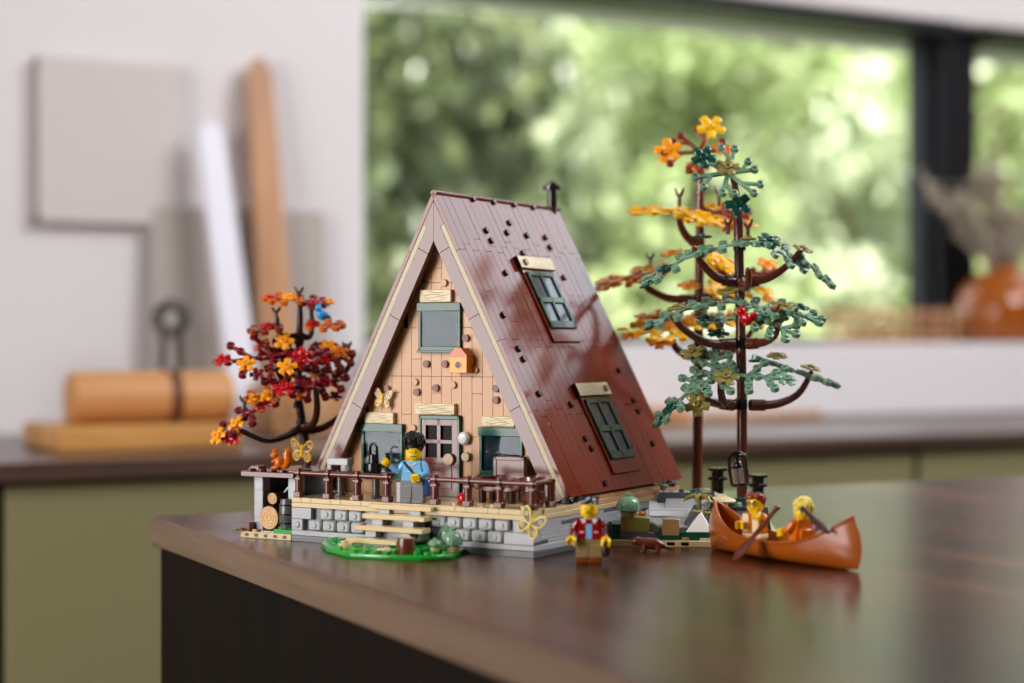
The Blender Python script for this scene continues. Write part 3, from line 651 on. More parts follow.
mb = MB(); mb.ell((0, 0, 4), (4, 4, 4)); mb.build('fruit', 'red', t); mb = MB(); mb.cyl((0, 0, 7), (.8, 0, 10.5), .7); mb.build('stem', 'light_grey', t)
# birdhouse on the gable
x, z = hx(459, 373, YW - 8)
t = thing('birdhouse', 'orange toy birdhouse with pointed roof on the gable wall', 'birdhouse', onc(x, YW, z), CR)
mb = MB(); w_ = 6.6
mb.box(-w_, -9, 0, w_, 0, 11, .3)
mb.lathe([(2.8, 0), (2.9, .25), (2.2, .3), (2.0, -1.5)], tr(0, -9, 5.4) @ rotM('X', 90), 16)
mb.build('body', 'light_orange', t); mb = MB(); mb.cyl((0, -9.0, 5.4), (0, -9.1, 5.4), 2.1); mb.build('entrance_hole', 'dark_brown', t)
mb = MB(); mb.prism([(-w_ - .4, 10.5), (w_ + .4, 10.5), (w_ + .4, 11.5), (2.4, 16.5), (-2.4, 16.5), (-w_ - .4, 11.5)], 9.6, rotM('X', 90)); mb.build('roof', 'orange', t, smooth=20)
def butterfly(lbl, loc, rot, s=1.0, inner='clear', c='yellow'):
    t = thing('butterfly', lbl, 'butterfly', loc); t.rotation_euler = rot
    for sx in (-1, 1):
        up = [(0, .5), (2, 4), (4.5, 7.5), (7.2, 8.6), (8.4, 7), (8, 3.6), (6.4, 1), (3, -.2)]; lo = [(0, 0), (3, -.2), (5.8, -1.2), (7, -3.4), (6.4, -6.2), (4.4, -7.6), (2.6, -6.4), (1, -2.4)]
        mb = MB(); mb.mi = 0
        for P in (up, lo):
            pts = [Vector((sx * a * s, 0, b * s)) for a, b in P]; mb.tube(pts + pts[:2], .62 * s, 6, False)
        for q in ((5.6, 4.4, 1.0), (4.6, -3.6, 1.0)): mb.ring((sx * q[0] * s, 0, q[1] * s), (0, 1, 0), q[2] * s, .4 * s, 10)
        wn = mb.build('wing', c, t)
        mb = MB()
        for P in (up, lo): mb.prism([(sx * a * s, b * s) for a, b in P], .5 * s, tr(0, .25 * s, 0) @ rotM('X', 90))
        mb.build('membrane', inner, wn)
    mb = MB(); mb.tube([(0, 0, -5 * s), (0, -.4, 0), (0, 0, 5 * s)], [.6 * s, 1.1 * s, .7 * s], 8); mb.build('body', c, t)
    return t
x, z = hx(382, 399, YW - 5); butterfly('yellow toy butterfly on the gable above the left window', onc(x, YW - 4, z), (0, .15, CR + .1), .8)
x, z = hx(530, 524, -3); butterfly('pale yellow toy butterfly with dark wing spots on the stone foundation corner', onc(x, -2.5, z), (0, .5, CR), 1.0, 'butterfly_dark', 'pale_yellow')
# ---------------------------------------------------------------- toy figures
def hand(mb, wr, dirv):                            # C-shaped toy hand
    d = Vector(dirv).normalized(); mb.cyl(wr, Vector(wr) + d * 2, 1.3, n=10); c = Vector(wr) + d * 3.6
    q = d.to_track_quat('X', 'Z').to_matrix()
    for k in (-1.5, 0, 1.5):
        mb.tube([c + q @ Vector((2.0 * math.cos(a), 2.0 * math.sin(a), k)) for a in [.75 + (2 * PI - 1.5) * i / 12 for i in range(13)]], 1.0, 8)
def figure(lbl, loc, rz, legs, torso, arm, hair, armL, armR, face='smile', head_turn=0, shoes=None, seated=False, zoff=0):
    t = thing('toy_figure', lbl, 'toy figure', loc, rz)
    zl = 0 if not seated else -8.2
    for sx in (-1, 1):
        mb = MB()
        if not seated:
            mb.box(sx * .15 if sx > 0 else -7.8, -4, 3.4 if shoes else 0, 7.8 if sx > 0 else -.15, 3.9, 10.8, .35); mb.tube([(sx * .15, 0, 10), (sx * 7.8, 0, 10)], 3.9, 20)
            if shoes: mb.mi = 1; mb.box(.15 if sx > 0 else -7.8, -4.1, 0, 7.8 if sx > 0 else -.15, 3.9, 3.6, .35); mb.box(.15 if sx > 0 else -7.8, -5.6, 0, 7.8 if sx > 0 else -.15, 0, 3, .4)
            else: mb.box(.15 if sx > 0 else -7.8, -5.4, 0, 7.8 if sx > 0 else -.15, 0, 3, .4)
        else:
            mb.box(.15 if sx > 0 else -6.8, -5.5, -1.5, 6.8 if sx > 0 else -.15, 3, 3.4, .5)
        mb.build('leg', [legs, shoes or legs], t)
    zb = 12.6 if not seated else 3.6
    mb = MB(); mb.box(-7.8, -3.6, zb - 1.2, 7.8, 3.6, zb + 1.6, .4); mb.build('hips', legs, t)
    z0, z1 = zb + 1.6, zb + 14.2
    mb = MB(); a = [mb.v((sx * 7.6, sy * 3.9, z0)) for sx, sy in ((-1, -1), (1, -1), (1, 1), (-1, 1))]; b = [mb.v((sx * 5.7, sy * 3.5, z1)) for sx, sy in ((-1, -1), (1, -1), (1, 1), (-1, 1))]
    mb.f(a[::-1]); mb.f(b); [mb.f((a[i], a[(i + 1) % 4], b[(i + 1) % 4], b[i])) for i in range(4)]
    bmesh.ops.bevel(mb.bm, geom=mb.bm.edges[:], offset=.5, segments=2, affect='EDGES')
    tor = mb.build('torso', torso, t)
    for sx, pose in ((-1, armR), (1, armL)):
        sh = Vector((sx * 6.6, 0, z1 - 2.4)); el = sh + Vector(pose[0]); wr = el + Vector(pose[1])
        mb = MB(); mb.ell(sh, 2.6); mb.tube([sh, sh.lerp(el, .5) + Vector((sx * .3, 0, 0)), el, el.lerp(wr, .5), wr], [2.6, 2.5, 2.4, 2.2, 2.0], 12); ar = mb.build('arm', arm, t)
        mb = MB(); hand(mb, wr - (wr - el).normalized() * .3, wr - el); mb.build('hand', 'skin_yellow', ar)
    T = tr(0, 0, z1) @ rotM('Z', head_turn)
    mb = MB(); mb.X = T; mb.lathe([(3.2, -.2), (3.4, .8), (4.3, 1.1), (4.95, 2.0), (5.1, 3.2), (5.1, 7.0), (4.9, 8.2), (4.2, 9.0), (2.6, 9.3), (2.5, 10.8), (.01, 10.9)]); hd = mb.build('head', 'skin_yellow', t)
    mb = MB(); mb.X = T
    for sx in (-1, 1):
        y = -5.12 * math.cos(.37); mb.ell((sx * 1.85, y + .1, 5.9), (.6, .35, .7)); mb.tube([(sx * 1.3, y - .1, 7.3), (sx * 1.9, y - .05, 7.45), (sx * 2.5, y + .2, 7.25)], .18, 6)
    mb.tube([(q, -math.sqrt(5.15 ** 2 - q * q) + .02, 3.0 + .14 * q * q) for q in [-1.6 + .32 * i for i in range(11)]], .24, 6)
    if face == 'mous': mb.tube([(q, -math.sqrt(5.2 ** 2 - q * q), 4.3 - .16 * abs(q)) for q in [-1.5 + .3 * i for i in range(11)]], .42, 6)
    if face == 'glasses':
        for sx in (-1, 1): mb.ring((sx * 1.95, -4.85, 5.8), (sx * .35, -1, 0), 1.4, .28, 14)
    mb.build('face_print', 'black' if face != 'mous' else 'dark_brown', hd)
    if face == 'smile':
        mb = MB(); mb.X = T; mb.tube([(q, -math.sqrt(5.13 ** 2 - q * q), 3.5) for q in [-1.1 + .22 * i for i in range(11)]], .3, 6); mb.build('teeth_print', 'white', hd)
    return t, T, z1, hd, tor
def hairblobs(T, mname, pts, parent, sub=2):
    mb = MB(); mb.X = T
    for (x, y, z, r) in pts: mb.ell((x, y, z), r, sub=sub)
    mb.build('hair', mname, parent)
R2 = random.Random(9)
# 1 waving figure on the porch
x, z = hx(412.5, 500, 6)
f1, T, z1, hd, tor = figure('toy figure with big black curly hair and blue shirt waving from the porch', onc(x, 7.5, 29.3), CR + math.radians(14), 'trouser_grey', 'azure', 'azure', 'black',
    ((2.2, -.8, -5.4), (-3.4, -4.4, -1.8)), ((-3.6, -1.5, -4.2), (-4.6, -2.4, 3.8)), head_turn=12)
hp = [(0, 1.0, 9.0, 6.2), (0, .6, 13, 6.0)]
for i in range(150):
    d = Vector((R2.gauss(0, 1), R2.gauss(0, 1), R2.gauss(.25, 1))).normalized(); p = Vector((0, .9, 11.8)) + Vector((d.x * 6.6, d.y * 6.0, d.z * 6.4))
    if p.y < -3.4 and p.z < 8.6: continue
    if p.z < 3.5: continue
    hp.append((p.x, p.y, p.z, R2.uniform(.9, 1.5)))
hairblobs(T, 'black_hair', hp, hd, 2)
mb = MB(); mb.tube([(-5.6, -3.9, z1 - .6), (0, -4.35, z1 - 6.5), (5.6, -4.2, z1 - 11.5), (7.4, -3.8, z1 - 13)], .8, 8); mb.build('bag_strap', 'navy', tor)
mb = MB(); mb.box(6.6, -4, z1 - 22, 11.5, 3.4, z1 - 11.5, .9); mb.build('shoulder_bag', 'navy', tor, label='navy blue shoulder bag at the hip')
mb = MB(); mb.tube([(-3, -3.72, z1 - 1.2), (0, -3.8, z1 - 3.2), (3, -3.72, z1 - 1.2)], .55, 8); mb.tube([(-4, -4.05, z1 - 7), (-1, -4.1, z1 - 6.4), (2.6, -4.1, z1 - 7)], .35, 6); mb.build('shirt_print', 'white', tor)
mb = MB(); mb.tube([(-13.3, -5.4, z1 - .2), (-13.6, -5.6, z1 + 6), (-13.2, -5.4, z1 + 8.4), (-11, -5.2, z1 + 9.4), (-9.2, -5.2, z1 + 8.6)], .7, 8)
o = mb.build('grey_hook', 'dark_grey'); o.location = f1.location; o.rotation_euler = f1.rotation_euler; tag(o, 'thin grey toy hook held up by the waving figure', 'hook')
# 2 figure in the red jacket on the table
gx_, gz_ = G(589, 562.5)
f2, T, z1, hd, tor = figure('toy figure with red jacket and patterned cap standing on the table before the cabin corner', W(gx_, gz_), -A + math.radians(-3), 'khaki', 'deep_red', 'dark_red', 'black',
    ((2.4, -.6, -5.6), (.6, -4, -3.6)), ((-2.6, -.6, -5.4), (-.8, -4, -3.4)), face='mous', head_turn=-4, shoes='medium_brown')
mb = MB(); mb.X = T; mb.ell((0, .8, 9.4), (6.0, 6.0, 3.4)); mb.ell((0, 2.8, 6.5), (5.3, 3.6, 4.2))
for i in range(26):
    a = i * 2.4; r = 4.9; mb.ell((r * math.cos(a), .5 + r * math.sin(a), 10.2 + R2.uniform(-.8, 1.8)), R2.uniform(1.0, 1.5), sub=1)
mb.mi = 1
for i in range(16): mb.ell((R2.uniform(-5, 5), -4.4 + R2.uniform(-.6, .4), R2.uniform(9, 12.4)), .8, sub=1)
mb.build('hair', ['frame_black', 'light_grey'], hd)
mb = MB(); mb.prism([(-1.7, 0), (1.7, 0), (1.9, 12.3), (-1.9, 12.3)], .5, tr(0, -3.5, z1 - 12.4) @ rotM('X', 87.5)); mb.build('shirt', 'azure', tor, label='light blue shirt front')
mb = MB()
for sx in (-1, 1): mb.prism([(sx * 2.2, 9.8), (sx * 3.8, 9.4), (sx * 5.3, 12.2), (sx * 2.0, 12.4)], .8, tr(0, -3.5, z1 - 12.4) @ rotM('X', 87.5)); mb.box(sx * 4.2 - 1.3, -4.2, z1 - 8.5, sx * 4.2 + 1.3, -3.7, z1 - 7.8, .1)
mb.build('collar', 'white', tor)
t = thing('toy_bag', 'dark brown toy bag hanging from the hand of the red jacket figure', 'bag', W(gx_ + .0098, gz_ - .0045, .0042), -A)
mb = MB(); mb.tube([(0, 0, 0), (0, 0, 2), (.2, 0, 8), (.4, 0, 12), (.5, 0, 17)], [1.8, 2.8, 2.4, 1.2, .9], 12); mb.build('bag_body', 'dark_brown', t)
mb = MB(); mb.ring((.5, 0, 17.6), (0, 1, 0), 1.2, .4, 12); mb.build('handle', 'dark_brown', t)
# ---------------------------------------------------------------- canoe with two figures
ca = Vector((.1285, 1.100)); ce = Vector((.1985, .994)); cl = (ce - ca).length * 1000; cdir = (ce - ca).normalized(); cm = (ca + ce) / 2
crz = math.atan2(cdir.y, cdir.x) - A
can = thing('canoe', 'orange brown toy canoe lying on the table', 'canoe', W(cm.x, cm.y), crz)
HL = cl / 2 - 2
def hull(u, inner=False):
    w_ = 15.5 * (1 - abs(u) ** 2.6) ** .8; k = 0 if not inner else 1.2
    zt = 12.0 + 19 * abs(u) ** 2.6; zb = 1.2 * max(0, abs(u) - .86) / .14
    return max(w_ - k, .05), zt, zb + k
mb = MB(); N = 40
def section(u, inner):
    w_, zt, zb = hull(u, inner); x = HL * u * (1 if not inner else .975); out = []
    for j in range(17):
        a = -PI / 2 + PI * j / 16; p = math.sin(a); q = math.cos(a)
        yy = w_ * (abs(p) ** .75) * (1 if p > 0 else -1); zz = zt - (zt - zb) * (q ** .62 if q > 1e-6 else 0)
        xx = x + (1 if u > 0 else -1) * 6.5 * (abs(u) ** 5) * (1 - ((zz - zt * .42) / (zt * .58)) ** 2)
        out.append((xx, yy, zz))
    return out
secs = [-1 + 2 * i / N for i in range(N + 1)]
V_o = [[mb.v(p) for p in section(u * .999, False)] for u in secs]; V_i = [[mb.v(p) for p in section(u * .985, True)] for u in secs]
for Vv in (V_o, V_i):
    for a, b in zip(Vv, Vv[1:]):
        for j in range(16): mb.f((a[j], a[j + 1], b[j + 1], b[j]))
for j in (0, 16):
    for i in range(N): mb.f((V_o[i][j], V_o[i + 1][j], V_i[i + 1][j], V_i[i][j]))
for i in (0, N):
    for j in range(16): mb.f((V_o[i][j], V_o[i][j + 1], V_i[i][j + 1], V_i[i][j]))
mb.build('hull', 'canoe_orange', can, smooth=60)
for sgn in (0, 16):
    mb = MB(); mb.tube([Vector(section(u * .997, False)[sgn]) for u in secs], .95, 8); mb.build('gunwale', 'canoe_orange', can)
for xx in (-24, 18):
    mb = MB(); mb.box(xx - 3, -12.5, 5.5, xx + 9, 12.5, 7, .3); mb.build('seat', 'dark_green', can)
def onb(s, z, y=0): p = ca + cdir * s; return W(p.x, p.y, z)
fA, T, z1, hd, tor = figure('toy figure with swept ginger hair and glasses paddling in the front of the canoe', onb(.040, .0088), -A + math.radians(-48), 'cream', 'orange', 'orange', 'rust',
    ((2.6, -2.6, -3.6), (.2, -4.2, 3.4)), ((-2, -2.4, -4.4), (2.4, -4, -.4)), face='glasses', head_turn=14, seated=True)
hairblobs(T, 'rust', [(0, .9, 8.0, (5.9, 5.6, 3.8)), (0, 2.6, 5.2, (5.3, 3.4, 5)), (-1.5, -2.2, 9.8, (4.6, 3.4, 2.4)), (2.6, -1.4, 10.4, (3.6, 3.6, 2.2)), (4.6, 1.5, 8.2, (1.6, 4, 3))], hd)
mb = MB(); mb.box(-6.6, -4.9, z1 - 12, -1.2, -3.4, z1 - .6, .5); mb.box(1.2, -4.9, z1 - 12, 6.6, -3.4, z1 - .6, .5); mb.build('vest', 'cream', tor)
fB, T, z1, hd, tor = figure('toy figure with fluffy blond hair and lavender bag sitting at the rear of the canoe', onb(.082, .0082), -A + math.radians(-152), 'light_grey', 'orange', 'orange', 'pale_yellow',
    ((2.4, -2.4, -4), (-.6, -4.2, -1.2)), ((-2.4, -2.6, -4), (.4, -4.2, .6)), seated=True)
hp = [(0, 1, 8.4, (5.6, 5.4, 4.6)), (0, 3, 5.2, (5.2, 3.2, 4.6))]
for i in range(110):
    d = Vector((R2.gauss(0, 1), R2.gauss(.3, 1), R2.gauss(.3, 1))).normalized(); p = Vector((0, 1.2, 7.6)) + d * 5.6
    if p.y < -3.2 and p.z < 9: continue
    if p.z < 1.8: continue
    hp.append((p.x, p.y, p.z, R2.uniform(.9, 1.4)))
hairblobs(T, 'pale_yellow', hp, hd, 1)
mb = MB(); mb.box(-5.5, 3.6, z1 - 11.5, 5.5, 6.4, z1 - 5, .8); mb.build('life_vest', 'orange', tor)
mb = MB(); mb.ell((-8.2, 2.4, z1 - 4.6), (3.0, 2.2, 3.2)); mb.ell((-6.6, 4.6, z1 - 4.2), (2.2, 2.2, 2.6)); mb.build('bag', 'lavender', tor, label='lavender bag at the shoulder')
def paddle(lbl, p0, p1, m):                        # p0 blade tip, p1 handle end (world)
    d = Vector(p1) - Vector(p0); L = d.length * 1000
    o = thing('paddle', lbl, 'paddle', p0); o.rotation_euler = d.to_track_quat('Z', 'Y').to_euler()
    mb = MB(); mb.tube([(0, 0, L * .3), (0, 0, L * .97), (0, 0, L)], [1.5, 1.4, 1.4], 10); mb.ell((0, 0, L), 2); mb.build('shaft', m, o)
    mb = MB(); sec_ = [(0, .6), (1.5, 2.6), (5, 4.1), (11, 4.4), (17, 3.2), (22, 1.6)]; ps = []
    old = [[mb.v((w_ * math.cos(a), .9 * math.sin(a), z)) for a in [2 * PI * j / 14 for j in range(14)]] for z, w_ in sec_]
    for a, b in zip(old, old[1:]):
        for j in range(14): mb.f((a[j], a[(j + 1) % 14], b[(j + 1) % 14], b[j]))
    mb.f(old[0][::-1]); mb.f(old[-1]); mb.build('blade', m, o); return o
def PZ(px, py, Z): return W((px - 512) / F * Z, Z, H - (py - HY) / F * Z)
paddle('reddish brown toy paddle reaching over the near side of the canoe', PZ(734, 560.5, 1.026), PZ(777, 508, 1.044), 'red_brown')
paddle('dark brown toy paddle in the rear of the canoe', PZ(829, 533, .995), PZ(803, 509, 1.02), 'dark_brown')
# ================================================================ GRASS PATCH, SHED, ROCKS
def camthing(name, lbl, cat, px, py, Z=None, extra=0, group=None, h=0):
    if Z is None: x, Z = G(px, py, h)
    else: x = (px - 512) / F * Z
    t = thing(name, lbl, cat, W(x, Z, h), -A + extra, group); return t, x, Z
# grass patch in front of the steps
gp = [(321, 547), (326, 552), (350, 558.5), (420, 561.5), (452, 560), (466, 553), (470, 547), (440, 541), (395, 538), (345, 538.5), (326, 542)]
cxz = G(395, 552)
t = thing('grass_patch', 'bright green studded toy grass plate in front of the cabin steps', 'grass plate', W(*cxz), -A)
P = [G(*p) for p in gp]; P = [((a - cxz[0]) * 1000, (b - cxz[1]) * 1000) for a, b in P]
area2 = sum(P[i][0] * P[(i + 1) % len(P)][1] - P[(i + 1) % len(P)][0] * P[i][1] for i in range(len(P)))
def inside(x, y, Q):
    c = False
    for i in range(len(Q)):
        (x1, y1), (x2, y2) = Q[i], Q[i - 1]
        if (y1 > y) != (y2 > y) and x < (x2 - x1) * (y - y1) / (y2 - y1) + x1: c = not c
    return c
mb = MB(); mb.prism(P, 3.2)
bmesh.ops.bevel(mb.bm, geom=mb.bm.edges[:], offset=.5, segments=1, affect='EDGES')
RG = Matrix.Rotation(-TH, 2)
for i in range(-12, 13):
    for j in range(-8, 9):
        q = RG @ Vector((i * 8.0, j * 8.0))
        if all(inside(q.x + a, q.y + b, P) for a, b in ((3, 0), (-3, 0), (0, 3), (0, -3))):
            mb.cyl((q.x, q.y, 3.1), (q.x, q.y, 4.9), 2.4, n=12)
mb.build('plate', 'green', t)
def bush(lbl, px, py, h, r, m='sand_green', base='tan', hh=3.3, two=False, grp=None, Z=None):
    t, x, Z = camthing('toy_bush', lbl, 'bush', px, py, Z, h=hh / 1000, group=grp)
    mb = MB(); mb.cyl((0, 0, 0), (0, 0, 3.4), r * .62, r * .72); mb.build('pot', base, t)
    mb = MB()
    mb.lathe([(r * .6, 3.2), (r * .95, 4.6), (r, 3.2 + h * .38), (r * .86, 3.2 + h * .62), (r * .5, 3.2 + h * .8), (r * .32, 3.2 + h * .84), (r * .32, 3.2 + h), (.01, 3.2 + h)], n=20)
    for k in range(8):
        a = k * PI / 4; mb.tube([(r * .93 * math.cos(a), r * .93 * math.sin(a), 4.4), (r * 1.0 * math.cos(a), r * 1.0 * math.sin(a), 3.2 + h * .38), (r * .6 * math.cos(a), r * .6 * math.sin(a), 3.2 + h * .74)], .5, 6)
    mb.build('foliage', m, t); return t
bush('round sand green toy bush farther back on the right of the grass plate', 448, 543, 12.5, 6.2, Z=1.085)
bush('round sand green toy bush nearest the stone wall on the grass plate', 452.5, 552, 11.5, 6.0)
bush('small low sand green toy sprout right of the log on the grass plate', 435, 553, 6, 4.2)
def log(lbl, px, py, L, r, ang, hh=3.3, bark='red_brown', end='log_end', Z=None, up=False, name='log', grp=None, zb=None):
    t, x, Z = camthing(name, lbl, 'log', px, py, Z, math.radians(ang), h=hh / 1000, group=grp)
    mb = MB()
    if up: mb.lathe([(r * .96, 0), (r, .4), (r, L - .4), (r * .96, L), (.01, L)], n=20); mb.build('bark', bark, t); mb = MB(); mb.cyl((0, 0, L - .2), (0, 0, L + .15), r * .86); mb.build('cut_end', end, t)
    else:
        mb.lathe([(r * .9, 0), (r, .5), (r, L - .5), (r * .9, L)], tr(0, 0, r) @ rotM('X', -90), 22); mb.build('bark', bark, t)
        mb = MB(); mb.cyl((0, .05, r), (0, -.25, r), r * .9)
        for q in (.3, .55, .76): mb.ring((0, -.25, r), (0, 1, 0), r * q, .22, 20)
        mb.build('cut_end', end, t)
    return t
log('upright dark brown toy log with reddish bark on the grass plate', 406, 553.5, 9.5, 5.4, 0, up=True, bark='red_brown', end='rust', name='log')
for i, (px, py, m, lb, s_) in enumerate(((345, 548, 'tan', 'small tan round toy tile left of the steps on the grass plate', 4.4), (384, 552, 'tan', 'flat tan round toy tile in the middle of the grass plate', 4.6), (352, 537, 'olive', 'olive toy leaf sprig between the steps and the stone wall', 4))):
    t, x, Z = camthing('tan_tile' if m == 'tan' else 'leaf_sprig', lb, 'tile' if m == 'tan' else 'plant', px, py, h=.0033)
    mb = MB()
    if m == 'tan': mb.cyl((0, 0, 0), (0, 0, 3.0 if i == 0 else 2.0), s_); mb.cyl((0, 0, 1.5), (0, 0, 4.6 if i == 0 else 2.2), 2.4); mb.build('tile_body', m, t)
    else:
        for k in range(5):
            a = k * 1.25; mb.ell((math.cos(a) * 4.5, math.sin(a) * 4.5, 2 + (k % 2)), (3.2, 1.6, .8), rotM('Z', math.degrees(a)))
        mb.cyl((0, 0, 0), (0, 0, 4), 2.0); mb.build('leaves', m, t)
mb = MB(); a_, b_ = G(431, 543, 0); mb.prism([(-13, 0), (13, 0), (7, 15), (0, 19), (-5, 13)], 11, rotM('X', 90)); bmesh.ops.bevel(mb.bm, geom=mb.bm.edges[:], offset=1.0, segments=1, affect='EDGES')
o = mb.build('grey_rock', 'dark_grey', smooth=20); o.location = W(a_ + .002, b_ - .012, .0033); o.rotation_euler = (0, 0, -A - .4); tag(o, 'dark grey sloped toy rock between the steps and the round bushes', 'rock')
# wood shed at the left of the foundation -------------------------------------------------
sh = thing('wood_shed', 'small grey toy wood shed with brown roof left of the cabin', 'shed', onc(-187, 2, 0), CR)
mb = MB(); mb.box(-44, -1, 0, -1, 64, 4.4, .3); mb.mi = 1
for k in range(5): mb.box(-40 + k * 8, -1.3, 1.2, -37 + k * 8, 0, 3.2, .1)
mb.mi = 0; mb.cyl((-42, 4, 4), (-42, 4, 5.8), 2.4); mb.cyl((-34, 3, 4), (-34, 3, 5.8), 2.4)
mb.build('base_plate', ['tan', 'black'], sh)
mb = MB(); mb.box(-37.5, 6, 4.4, -30.5, 14, 41.5, .3)
for k in range(4): mb.box(-37.7, 5.8, 4.6 + 9.2 * k, -30.3, 14.2, 13.6 + 9.2 * k, .3)
mb.box(-9, 6, 4.4, -1, 14, 41.5, .3); mb.build('pillar', 'light_grey', sh)
mb = MB(); mb.box(-36, 42, 4.4, -1, 46, 41.4, .3); mb.box(-36.5, 14, 4.4, -33, 42, 41.4, .3); mb.build('back_wall', 'dark_grey', sh)
mb = MB(); mb.box(-43, -2, 41.6, 1.5, 62, 45, .3); mb.box(-30, 4, 45, -2, 24, 46.4, .3)
for k in range(4): mb.cyl((-38 + 9 * k, 3, 44.8), (-38 + 9 * k, 3, 46.8), 2.4)
mb.box(-40, 4, 45, -32, 12, 48.4, .5); mb.build('roof', 'red_brown', sh)
mb = MB(); mb.box(-44, -.4, 4.4, -36.5, 7, 10.6, .5); mb.build('brown_block', 'red_brown', sh)
mb = MB()
for k in range(4): a = k * 1.5 + .4; mb.ell((-45 + 4 * math.cos(a), 0 + 4 * math.sin(a), 5.6), (3.4, 1.6, .8), rotM('Z', math.degrees(a)))
mb.build('leaf_sprig', 'olive', sh)
mb = MB(); mb.box(-16, -1, 4.4, 0, 5, 7.2, .3); mb.cyl((-4, 2, 7), (-4, 2, 8.8), 2.4); mb.cyl((-11, 2, 7), (-11, 2, 8.8), 2.4); mb.build('grass_tile', 'green', sh)
mb = MB(); mb.box(-29, 2, 4.4, -17, 12, 5.2, .1); mb.build('floor_tile', 'light_grey', sh)
def logc(lbl, x, y, z, r, L):
    t = thing('log', lbl, 'log', onc(x, y, z), CR, None)
    mb = MB(); mb.lathe([(r * .92, 0), (r, .5), (r, L - .5), (r * .92, L)], tr(0, 0, r) @ rotM('X', -90), 24); mb.build('bark', 'dark_brown', t)
    mb = MB(); mb.cyl((0, .05, r), (0, -.3, r), r * .92, n=22); mb.build('cut_end', 'log_end', t)
    mb = MB()
    for q in (.25, .5, .74): mb.ring((0, -.3, r), (0, 1, 0), r * q, .16, 20)
    mb.build('ring_print', 'dark_tan', t)
xx, zz = hx(269, 512, 6); logc('big toy log with pale round cut end inside the wood shed', xx, 6, 5.4, 8.4, 30)
xx, zz = hx(272.5, 493.5, 9); logc('small toy log with pale cut end lying on the big shed log', xx, 9, 22.4, 4.2, 26)
xx, zz = hx(286, 530, 3)
t = barrel('narrow dark grey ribbed toy barrel at the right of the wood shed', onc(xx, 4.5, 7.4), CR, 20, 5.4, 'dark_grey', 'black')
t = thing('hanging_sickle', 'curved grey toy sickle hanging in the wood shed above the logs', 'tool', onc(xx - 1, 10, 28), CR)
mb = MB(); mb.tube([(-6, 0, 3), (-3, 0, 6), (1, 0, 7), (4, 0, 5), (5, 0, 1)], [.5, .9, 1.0, 1.0, .8], 8); mb.build('blade', 'stone_white', t); mb = MB(); mb.cyl((5, 0, -6), (5, 0, 1.5), 1.1); mb.build('handle', 'dark_brown', t)
# squirrel on the shed roof
xq, zq = hx(280, 471, 12)
t = thing('squirrel', 'orange brown toy squirrel sitting on the shed roof', 'squirrel', onc(xq, 12, 46.4), CR)
mb = MB(); mb.ell((-1, 0, 4.2), (3.4, 3.0, 4.6)); mb.ell((-4.2, -.6, 9.6), (3.0, 2.4, 2.7)); mb.ell((-6.8, -.8, 9.0), (1.2, 1.0, .9)); mb.tube([(-3, 0, 7), (-2, 0, 5)], [2.3, 3], 10)
for sy in (-1, 1): mb.tube([(-4, sy * 1.4, 11.5), (-4.3, sy * 1.6, 14.4)], [1.1, .3], 8); mb.tube([(-2.6, sy * 2, 5.4), (-5, sy * 1.8, 4.8), (-5.6, sy * .8, 6)], [1.1, .9, .7], 8); mb.ell((-2.6, sy * 2.4, 1.2), (3.2, 1.3, 1.2))
mb.build('body', 'orange', t)
mb = MB(); mb.tube([(1.6, 0, 1.4), (5.2, 0, 2.4), (7.2, 0, 6), (6.2, 0, 10), (7.4, 0, 13), (9, 0, 13.2)], [1.2, 2.2, 3.2, 3.3, 2.4, .8], 12); mb.build('tail', 'orange', t)
mb = MB()
for sy in (-1, 1): mb.ell((-5.6, sy * 1.9 - .5, 10.2), .5)
mb.build('eye', 'black', t)
# rocky landscape right of the cabin ------------------------------------------------------
rx, rz_ = G(608, 546.5)
rk = thing('rocky_ground', 'grey sloped toy rocks on a tan plate right of the cabin', 'rocks', W(rx, rz_), -A - math.radians(5))
mb = MB(); mb.box(0, 0, 0, 67, 60, 4.2, .3); mb.box(40, 40, 0, 112, 170, 4.2, .3); mb.box(5, 50, 0, 60, 110, 4.2, .3)
for k in (5.5, 8): mb.cyl((56 + k, 3, 4), (56 + k, 3, 5.8), 2.4)
mb.mi = 1
for a in (16, 38, 47): mb.box(a, -.2, 1.0, a + 5, .5, 3.2, .1)
mb.build('base_plate', ['tan', 'black'], rk)
mb = MB(); mb.box(31, 3, 4.2, 67, 40, 9.5, .3); mb.box(2, 5, 4.2, 8, 20, 14, .3); mb.box(50, 6, 9, 56, 14, 11, .4); mb.build('moss_layer', 'dark_green', rk)
mb = MB(); mb.box(8, 2, 9.4, 27, 14, 18.6, .3); mb.build('olive_brick', 'olive', rk)
mb = MB(); mb.box(8, 2, 4.2, 30, 18, 9.2, .3); mb.lathe([(6, 0), (6, 11)], tr(27, 14, 9.3) @ rotM('X', 90)); mb.box(0, 18, 4.2, 8, 40, 14, .3); mb.build('grey_brick', 'dark_grey', rk)
mb = MB(); mb.box(35, 1.5, 7.2, 46, 12, 18, .4); mb.cyl((50, 4, 4.2), (50, 4, 6.2), 2.6); mb.build('tan_brick', 'dark_tan', rk)
def slope(name, m, pts, parent):
    mb = MB(); v = [mb.v(p) for p in pts]
    bm = mb.bm; r = bmesh.ops.convex_hull(bm, input=bm.verts[:]); bmesh.ops.dissolve_limit(bm, angle_limit=.02, verts=bm.verts[:], edges=bm.edges[:])
    bmesh.ops.bevel(bm, geom=bm.edges[:], offset=.3, segments=1, affect='EDGES'); return mb.build(name, m, parent, smooth=15)
